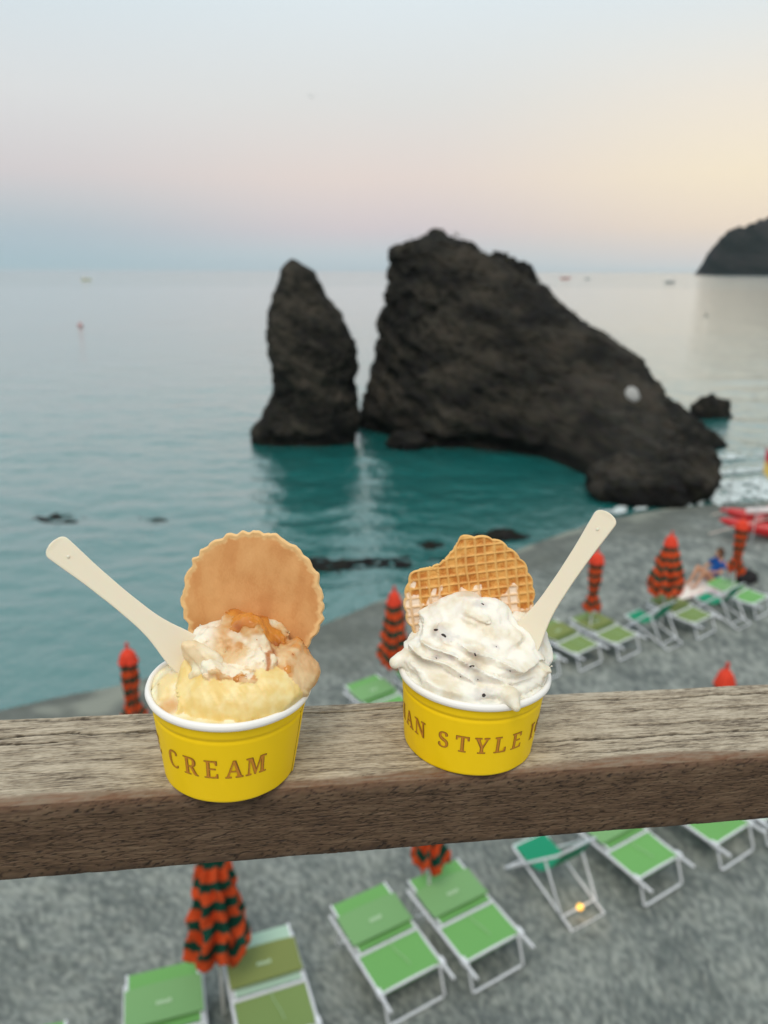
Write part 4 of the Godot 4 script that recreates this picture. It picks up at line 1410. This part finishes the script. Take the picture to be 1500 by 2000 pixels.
func umbrella(label: String, foot: float, tied: float, turn: float, top := 2.25) -> Node3D:
	var t := thing("beach_umbrella", label, "umbrella", "furled striped beach umbrellas")
	var orange := lin(208, 80, 42)
	var red := lin(200, 66, 42)
	var dark := lin(18, 70, 58)
	var fold := noise(91, 1.5, 2)
	var H := top - 0.86
	var prof := func(s: float) -> float:
		# s runs from the tip to the hem
		var open := lerpf(0.05, foot, pow(s, 0.8))
		var bound := curve([Vector2(0, 0.03), Vector2(0.08, 0.10), Vector2(0.2, 0.135), Vector2(0.3, 0.11), Vector2(0.55, 0.10), Vector2(0.72, 0.075), Vector2(0.8, 0.08), Vector2(0.93, 0.15), Vector2(1, 0.155)], s)
		return lerpf(open, bound, tied) * smoothstep(-0.04, 0.07, s)
	var nv := 74
	var shape := func(i: int, j: int) -> Vector3:
		var s := j / (nv - 1.0)
		var th := TAU * i / 96.0
		var r: float = prof.call(s)
		var pl := cos(th * 8.0 + fold.get_noise_2d(s * 2.0, turn) * 2.0)
		r *= 1.0 + 0.24 * smoothstep(0.05, 0.45, s) * pl + 0.24 * fold.get_noise_3d(cos(th) * 1.5, s * 3.0 + turn, sin(th) * 1.5)
		var drop := 0.05 * pl * s + 0.13 * fold.get_noise_2d(cos(th) + turn, sin(th) * 1.3) * s
		return Vector3(cos(th + turn) * r, top - s * H + drop, sin(th + turn) * r)
	var tint := func(_p: Vector3, _i: int, j: int) -> Color:
		var s := j / (nv - 1.0)
		if s < 0.2:
			return red
		return dark if fposmod((s - 0.2) / 0.16, 1.0) < 0.46 else orange
	var a := Acc.new()
	a.grid(96, nv, shape, "o", true, tint)
	part("canopy", a, tinted(0.8, 0.3), t)
	var cp := Acc.new()
	cp.grid(48, 14, func(i: int, j: int) -> Vector3:
		var p: Vector3 = shape.call(i * 2, j)
		var k := 1.12 + 0.08 * (j / 13.0)
		return Vector3(p.x * k, p.y + 0.02 - 0.02 * (j / 13.0) - 0.02 * cos(TAU * i / 6.0) * (j / 13.0), p.z * k), "o", true)
	part("crown_flap", cp, paint(222, 62, 34, 0.8), t)
	var po := Acc.new()
	po.tube([Vector3(0, -0.3, 0), Vector3(0, top + 0.02, 0)], 0.019)
	part("pole", po, paint(214, 216, 214, 0.45), t)
	var fi := Acc.new()
	fi.ell(Vector3(0, top + 0.05, 0), Vector3(0.03, 0.05, 0.03), Basis(), 10, 8)
	part("finial", fi, paint(200, 50, 30, 0.5), t)
	return t

func make_umbrellas() -> void:
	for q in [
		[-1.62, -5.97, 0.27, 0.0, 0.3, 2.3, "nearest furled umbrella, orange and dark green, just below the rail at lower left"],
		[0.53, -7.12, 0.24, 0.7, 1.0, 2.2, "furled umbrella behind the rail, only its orange hem showing below the rail"],
		[-3.85, -10.4, 0.2, 0.9, 2.0, 2.15, "furled striped umbrella rising behind the rail left of the left cup"],
		[0.18, -12.15, 0.26, 0.15, 3.1, 2.2, "furled striped umbrella between the two cups, left of the bitten wafer"],
		[4.2, -14.22, 0.2, 1.0, 0.4, 2.1, "slim furled striped umbrella tied at the waist right of the right-hand spoon"],
		[6.0, -15.15, 0.33, 0.0, 4.4, 2.1, "wide cone-shaped half furled umbrella standing left of the sunbather"],
		[7.95, -16.2, 0.2, 1.0, 5.2, 2.1, "furled umbrella tied at the waist in front of the red boat"],
		[4.5, -9.0, 0.22, 0.5, 2.7, 2.2, "red umbrella top peeking over the rail near the right edge"]]:
		var u := umbrella(q[6], q[2], q[3], q[4], q[5])
		u.position = Vector3(q[0], ground(q[0], q[1]), q[1])


# ------------------------------------------------------------------ the sunbather, the boats and the gull
func make_people_and_boats() -> void:
	var rng := RandomNumberGenerator.new()
	rng.seed = 12
	var cloth_n := noise(95, 3.0, 3)
	var gy := ground(8.0, -17.3)
	# towels
	for q in [[7.45, -17.15, 1.5, 0.75, 20.0, [232, 222, 214], "white beach towel spread under the sunbather"], [7.75, -16.75, 0.9, 0.5, 32.0, [214, 160, 170], "crumpled pink and white towel in front of the white one"], [8.2, -17.05, 0.55, 0.4, 10.0, [190, 80, 84], "crumpled red cloth beside the sunbather"]]:
		var a := Acc.new()
		var base := lin(q[5][0], q[5][1], q[5][2])
		a.grid(40, 24, func(i: int, j: int) -> Vector3:
			var x: float = (i / 39.0 - 0.5) * q[2]
			var z: float = (j / 23.0 - 0.5) * q[3]
			return Vector3(x, 0.05 + 0.05 * absf(cloth_n.get_noise_2d(x + q[0] * 3.0, z)), z), "u", false,
			func(p: Vector3, _i: int, _j: int) -> Color: return base if q[5][1] > 200 else base.lerp(lin(236, 226, 222), smoothstep(0.0, 0.15, cloth_n.get_noise_2d(p.x * 2.0, p.z * 2.0 + 9.0))))
		var o := part("beach_towel", a, tinted(0.9, 0.2))
		tag(o, q[6], "towel")
		o.position = Vector3(q[0], ground(q[0], q[1]), q[1])
		o.rotation_degrees.y = q[4]
	# a person sitting on the towel with the knees drawn up, facing the water on the left
	var who := thing("person", "person in a blue top sitting on the white towel with knees drawn up", "person")
	who.position = Vector3(8.0, gy + 0.07, -17.45)
	who.rotation_degrees = Vector3(0, 18, 0)
	# x points backwards along the towel: the legs reach to -x
	var hip := Vector3(0.0, 0.13, 0)
	var chest := Vector3(0.2, 0.48, 0)
	var neck := Vector3(0.2, 0.64, 0)
	var head := Vector3(0.14, 0.76, 0)
	var flesh := func(p: Vector3) -> float:
		var d := smin(cap(p, hip, chest, 0.13, 0.12), cap(p, chest, neck, 0.11, 0.05), 0.05)
		for s in [-1.0, 1.0]:
			var h := Vector3(0.0, 0.12, s * 0.09)
			var knee := Vector3(-0.33, 0.42, s * 0.12)
			var ank := Vector3(-0.55, 0.07, s * 0.1)
			var toe := Vector3(-0.70, 0.035, s * 0.12)
			d = smin(d, cap(p, h, knee, 0.085, 0.058), 0.05)
			d = smin(d, cap(p, knee, ank, 0.056, 0.036), 0.03)
			d = smin(d, cap(p, ank, toe, 0.036, 0.026), 0.03)
			var sh := Vector3(0.2, 0.57, s * 0.18)
			var elb := Vector3(0.02, 0.38, s * 0.24)
			var wr := Vector3(-0.22, 0.4, s * 0.12)
			d = smin(d, cap(p, chest + Vector3(0, 0.07, 0), sh, 0.06, 0.055), 0.05)
			d = smin(d, cap(p, sh, elb, 0.05, 0.038), 0.03)
			d = smin(d, cap(p, elb, wr, 0.038, 0.026), 0.02)
			d = smin(d, el(p, wr + Vector3(-0.05, 0.0, -s * 0.02), Vector3(0.05, 0.022, 0.036)), 0.02)
			for k in 4:
				var r := wr + Vector3(-0.09, 0.0, -s * 0.02 + (k - 1.5) * 0.018)
				d = smin(d, cap(p, r, r + Vector3(-0.035, -0.03, 0), 0.010, 0.008), 0.006)
			d = smin(d, cap(p, wr + Vector3(-0.03, 0.01, s * 0.015), wr + Vector3(-0.07, 0.02, s * 0.03), 0.011, 0.008), 0.006)
		d = smin(d, cap(p, neck, head, 0.05, 0.055), 0.03)
		d = smin(d, el(p, head + Vector3(0, 0.03, 0), Vector3(0.092, 0.115, 0.076)), 0.03)
		d = smin(d, el(p, head + Vector3(-0.092, 0.015, 0), Vector3(0.022, 0.022, 0.014)), 0.012)
		return d
	var skin := func(p: Vector3) -> Color:
		var hd := p - head
		if hd.length() < 0.13:
			for s in [-1.0, 1.0]:
				if (hd - Vector3(-0.082, 0.04, s * 0.03)).length() < 0.014:
					return lin(40, 28, 24)
			if (hd - Vector3(-0.088, -0.03, 0)).length() < 0.02:
				return lin(160, 84, 78)
		return lin(196, 148, 120)
	var b := Acc.new()
	nets(b, flesh, Vector3(-0.78, -0.02, -0.34), Vector3(0.40, 0.94, 0.34), 0.016, skin)
	part("body", b, tinted(0.6, 0.4, 0.1), who)
	var tp := Acc.new()
	nets(tp, func(p: Vector3) -> float:
		var d := smin(cap(p, hip + Vector3(0, 0.05, 0), chest, 0.145, 0.137), cap(p, chest, chest + Vector3(0, 0.11, 0), 0.13, 0.07), 0.05)
		for s in [-1.0, 1.0]:
			d = smin(d, cap(p, Vector3(0.2, 0.565, s * 0.14), Vector3(0.12, 0.49, s * 0.21), 0.072, 0.062), 0.04)
		return d + cloth_n.get_noise_3dv(p * 1.5) * 0.012, Vector3(-0.26, -0.02, -0.36), Vector3(0.46, 0.80, 0.36), 0.016, func(_p): return lin(36, 82, 150))
	part("blue_top", tp, tinted(0.85, 0.2), who)
	var ha := Acc.new()
	nets(ha, func(p: Vector3) -> float:
		var d := el(p, head + Vector3(0.016, 0.05, 0), Vector3(0.10, 0.115, 0.092))
		d = smin(d, el(p, head + Vector3(0.07, -0.04, 0), Vector3(0.05, 0.11, 0.07)), 0.03)
		return maxf(d, -el(p, head + Vector3(-0.1, 0.0, 0), Vector3(0.075, 0.085, 0.09))) + cloth_n.get_noise_3dv(p * 4.0) * 0.008, Vector3(-0.06, 0.54, -0.16), Vector3(0.34, 0.98, 0.16), 0.012, func(_p): return lin(86, 58, 40))
	part("hair", ha, tinted(0.7, 0.3), who)
	# bag
	var bag := thing("beach_bag", "black bag on the sand right of the sunbather", "bag")
	bag.position = Vector3(8.95, ground(8.95, -17.6), -17.6)
	var bb := Acc.new()
	bb.ell(Vector3(0, 0.15, 0), Vector3(0.27, 0.2, 0.16), Basis(), 24, 14, cloth_n, 0.4)
	part("bag_body", bb, paint(28, 26, 30, 0.8), bag)
	for s in [-1.0, 1.0]:
		var hn := Acc.new()
		hn.tube([Vector3(-0.12, 0.28, s * 0.08), Vector3(-0.07, 0.4, s * 0.06), Vector3(0.07, 0.4, s * 0.06), Vector3(0.12, 0.28, s * 0.08)], 0.01, 6)
		part("handle", hn, paint(40, 36, 38, 0.8), bag)

	# red rescue boat drawn up on the sand: two floats, thwarts, a seat and a fender roll
	var bo := thing("rescue_boat", "red twin-hulled rowing boat drawn up on the sand at the right edge", "boat")
	bo.position = Vector3(11.9, ground(11.9, -21.5), -21.5)
	bo.rotation_degrees = Vector3(0, -24, 0)
	var red := paint(196, 40, 44, 0.35)
	for s in [-1.0, 1.0]:
		var h := Acc.new()
		h.grid(24, 30, func(i: int, j: int) -> Vector3:
			var v := j / 29.0 * 2.0 - 1.0
			var k := pow(maxf(1.0 - pow(absf(v), 2.6), 0.0), 0.6)
			var th := TAU * i / 24.0
			return Vector3(v * 1.9, 0.34 + 0.16 * v * v + sin(th) * 0.22 * k, s * 0.55 + cos(th) * 0.21 * k), "o", true)
		part("float", h, red, bo)
	for x in [-0.8, 0.0, 0.8]:
		var c := Acc.new()
		c.box(Vector3(x, 0.6, 0), Vector3(0.2, 0.06, 1.3))
		part("thwart", c, red, bo)
	var sb := Acc.new()
	sb.box(Vector3(-0.35, 0.74, 0), Vector3(0.5, 0.24, 0.62))
	part("seat_box", sb, red, bo)
	var ro := Acc.new()
	ro.tube([Vector3(-1.15, 0.75, 0.2), Vector3(-0.5, 0.93, 0.45), Vector3(0.2, 0.95, 0.5)], 0.1, 12)
	part("fender_roll", ro, paint(226, 216, 214, 0.7), bo)
	for s in [-1.0, 1.0]:
		var oar := Acc.new()
		oar.tube([Vector3(-0.2, 0.8, s * 0.4), Vector3(-1.5, 0.5, s * 0.9 + 0.3), Vector3(-2.1, 0.3, s * 1.0 + 0.5)], 0.018)
		part("oar", oar, paint(206, 190, 180, 0.5), bo)
	var fl := thing("flag_pole", "thin pole with a red over yellow flag beside the red boat", "flag")
	fl.position = Vector3(10.6, ground(10.6, -20.9), -20.9)
	fl.rotation_degrees = Vector3(0, -25, 0)
	var fp := Acc.new()
	fp.tube([Vector3(0, -0.2, 0), Vector3(0, 2.9, 0)], 0.014)
	part("pole", fp, paint(190, 195, 195, 0.5), fl)
	for k in 2:
		var cl := Acc.new()
		cl.grid(14, 10, func(i: int, j: int) -> Vector3:
			var u := i / 13.0
			var v := j / 9.0
			return Vector3(0.014 + u * 0.2, 2.86 - k * 0.36 - v * 0.35 - u * 0.25, 0.04 * sin(u * 9.0 + v) * u), "z")
		part("flag_cloth", cl, paint(198, 36, 60, 0.8) if k == 0 else paint(226, 196, 110, 0.8), fl)
	# thin guy lines and stakes by the boat
	for q in [[10.1, -21.9, 2.2, 3.0], [10.35, -22.3, 2.0, -4.0]]:
		var st := Acc.new()
		st.tube([Vector3(0, -0.2, 0), Vector3(0.15, q[2], 0)], 0.011, 6)
		var so := part("thin_pole", st, paint(150, 158, 158, 0.6))
		so.position = Vector3(q[0], ground(q[0], q[1]), q[1])
		tag(so, "thin grey pole stuck in the sand, the one nearer the broad rock" if q[2] < 2.1 else "thin grey pole stuck in the sand, the one nearer the flag pole", "pole", "thin poles by the red boat")

	# boats out at sea and buoys
	for q in [[-237.0, -635.0, 8.5, [214, 208, 170], "pale yellow motorboat far out on the left, just below the horizon"], [199.6, -895.0, 12.0, [206, 120, 110], "red and white boat on the horizon right of the broad rock"], [216.0, -860.0, 7.0, [150, 165, 170], "small grey boat on the horizon beside the red and white one"], [214.4, -606.0, 8.0, [120, 128, 134], "grey boat on the water left of the headland"]]:
		var m := thing("motor_boat", q[4], "boat", "boats out at sea")
		m.position = Vector3(q[0], 0, q[1])
		var L: float = q[2]
		var h := Acc.new()
		h.grid(16, 20, func(i: int, j: int) -> Vector3:
			var v := j / 19.0
			var wdt := L * 0.16 * pow(clampf(1.0 - v, 0.0, 1.0), 0.45) * (0.85 if j > 0 else 0.01)
			var th := PI * i / 15.0
			return Vector3((v - 0.4) * L, L * 0.13 * (1.0 + 0.4 * v) - sin(th) * L * 0.16, cos(th) * wdt), "o")
		part("hull", h, paint(q[3][0], q[3][1], q[3][2], 0.5), m)
		var k := Acc.new()
		k.box(Vector3(-0.08 * L, L * 0.2, 0), Vector3(0.34 * L, 0.16 * L, 0.2 * L), Basis(), 0.3)
		k.box(Vector3(-0.1 * L, L * 0.3, 0), Vector3(0.2 * L, 0.05 * L, 0.17 * L), Basis(), 0.2)
		part("cabin", k, paint(230, 226, 220, 0.5), m)
	for q in [[-45.0, -116.7, [190, 150, 150], "faint red buoy floating on the left side of the sea"], [61.4, -151.5, [170, 165, 155], "faint grey buoy floating below the headland on the right"]]:
		var m := thing("buoy", q[3], "buoy", "mooring buoys")
		m.position = Vector3(q[0], 0, q[1])
		var k := Acc.new()
		k.ell(Vector3(0, 0.15, 0), Vector3(0.42, 0.4, 0.42), Basis(), 16, 10)
		part("float", k, paint(q[2][0], q[2][1], q[2][2], 0.6), m)
		var r := Acc.new()
		r.tube([Vector3(0, 0.5, 0), Vector3(0, 0.85, 0)], 0.06)
		part("top_mark", r, paint(q[2][0], q[2][1], q[2][2], 0.6), m)
	# gull high in the sky
	var gu := thing("seagull", "tiny pale gull flying high in the sky above the slim rock", "bird")
	gu.position = Vector3(-6.016, 21.527, -70)
	gu.rotation_degrees = Vector3(0, 20, 6)
	var bd := Acc.new()
	bd.grid(12, 16, func(i: int, j: int) -> Vector3:
		var v := j / 15.0
		var r := 0.055 * pow(sin(PI * clampf(v, 0.01, 0.99)), 0.7)
		var th := TAU * i / 12.0
		return Vector3(cos(th) * r, sin(th) * r + (0.02 if v > 0.8 else 0.0), (v - 0.5) * 0.42), "o", true)
	part("body", bd, paint(225, 225, 225, 0.7), gu)
	for s in [-1.0, 1.0]:
		var wg := Acc.new()
		wg.grid(12, 5, func(i: int, j: int) -> Vector3:
			var u := i / 11.0
			var ch := 0.13 * (1.0 - 0.75 * u)
			return Vector3(s * u * 0.5, 0.16 * sin(u * 2.2) + 0.008 * sin(j * PI / 4.0), -0.05 + 0.06 * u + (j / 4.0 - 0.5) * ch), "u")
		part("wing", wg, paint(170, 172, 176, 0.7), gu)
	var be := Acc.new()
	be.tube([Vector3(0, 0.0, 0.2), Vector3(0, -0.005, 0.25)], 0.012, 6)
	part("beak", be, paint(210, 170, 80, 0.6), gu)
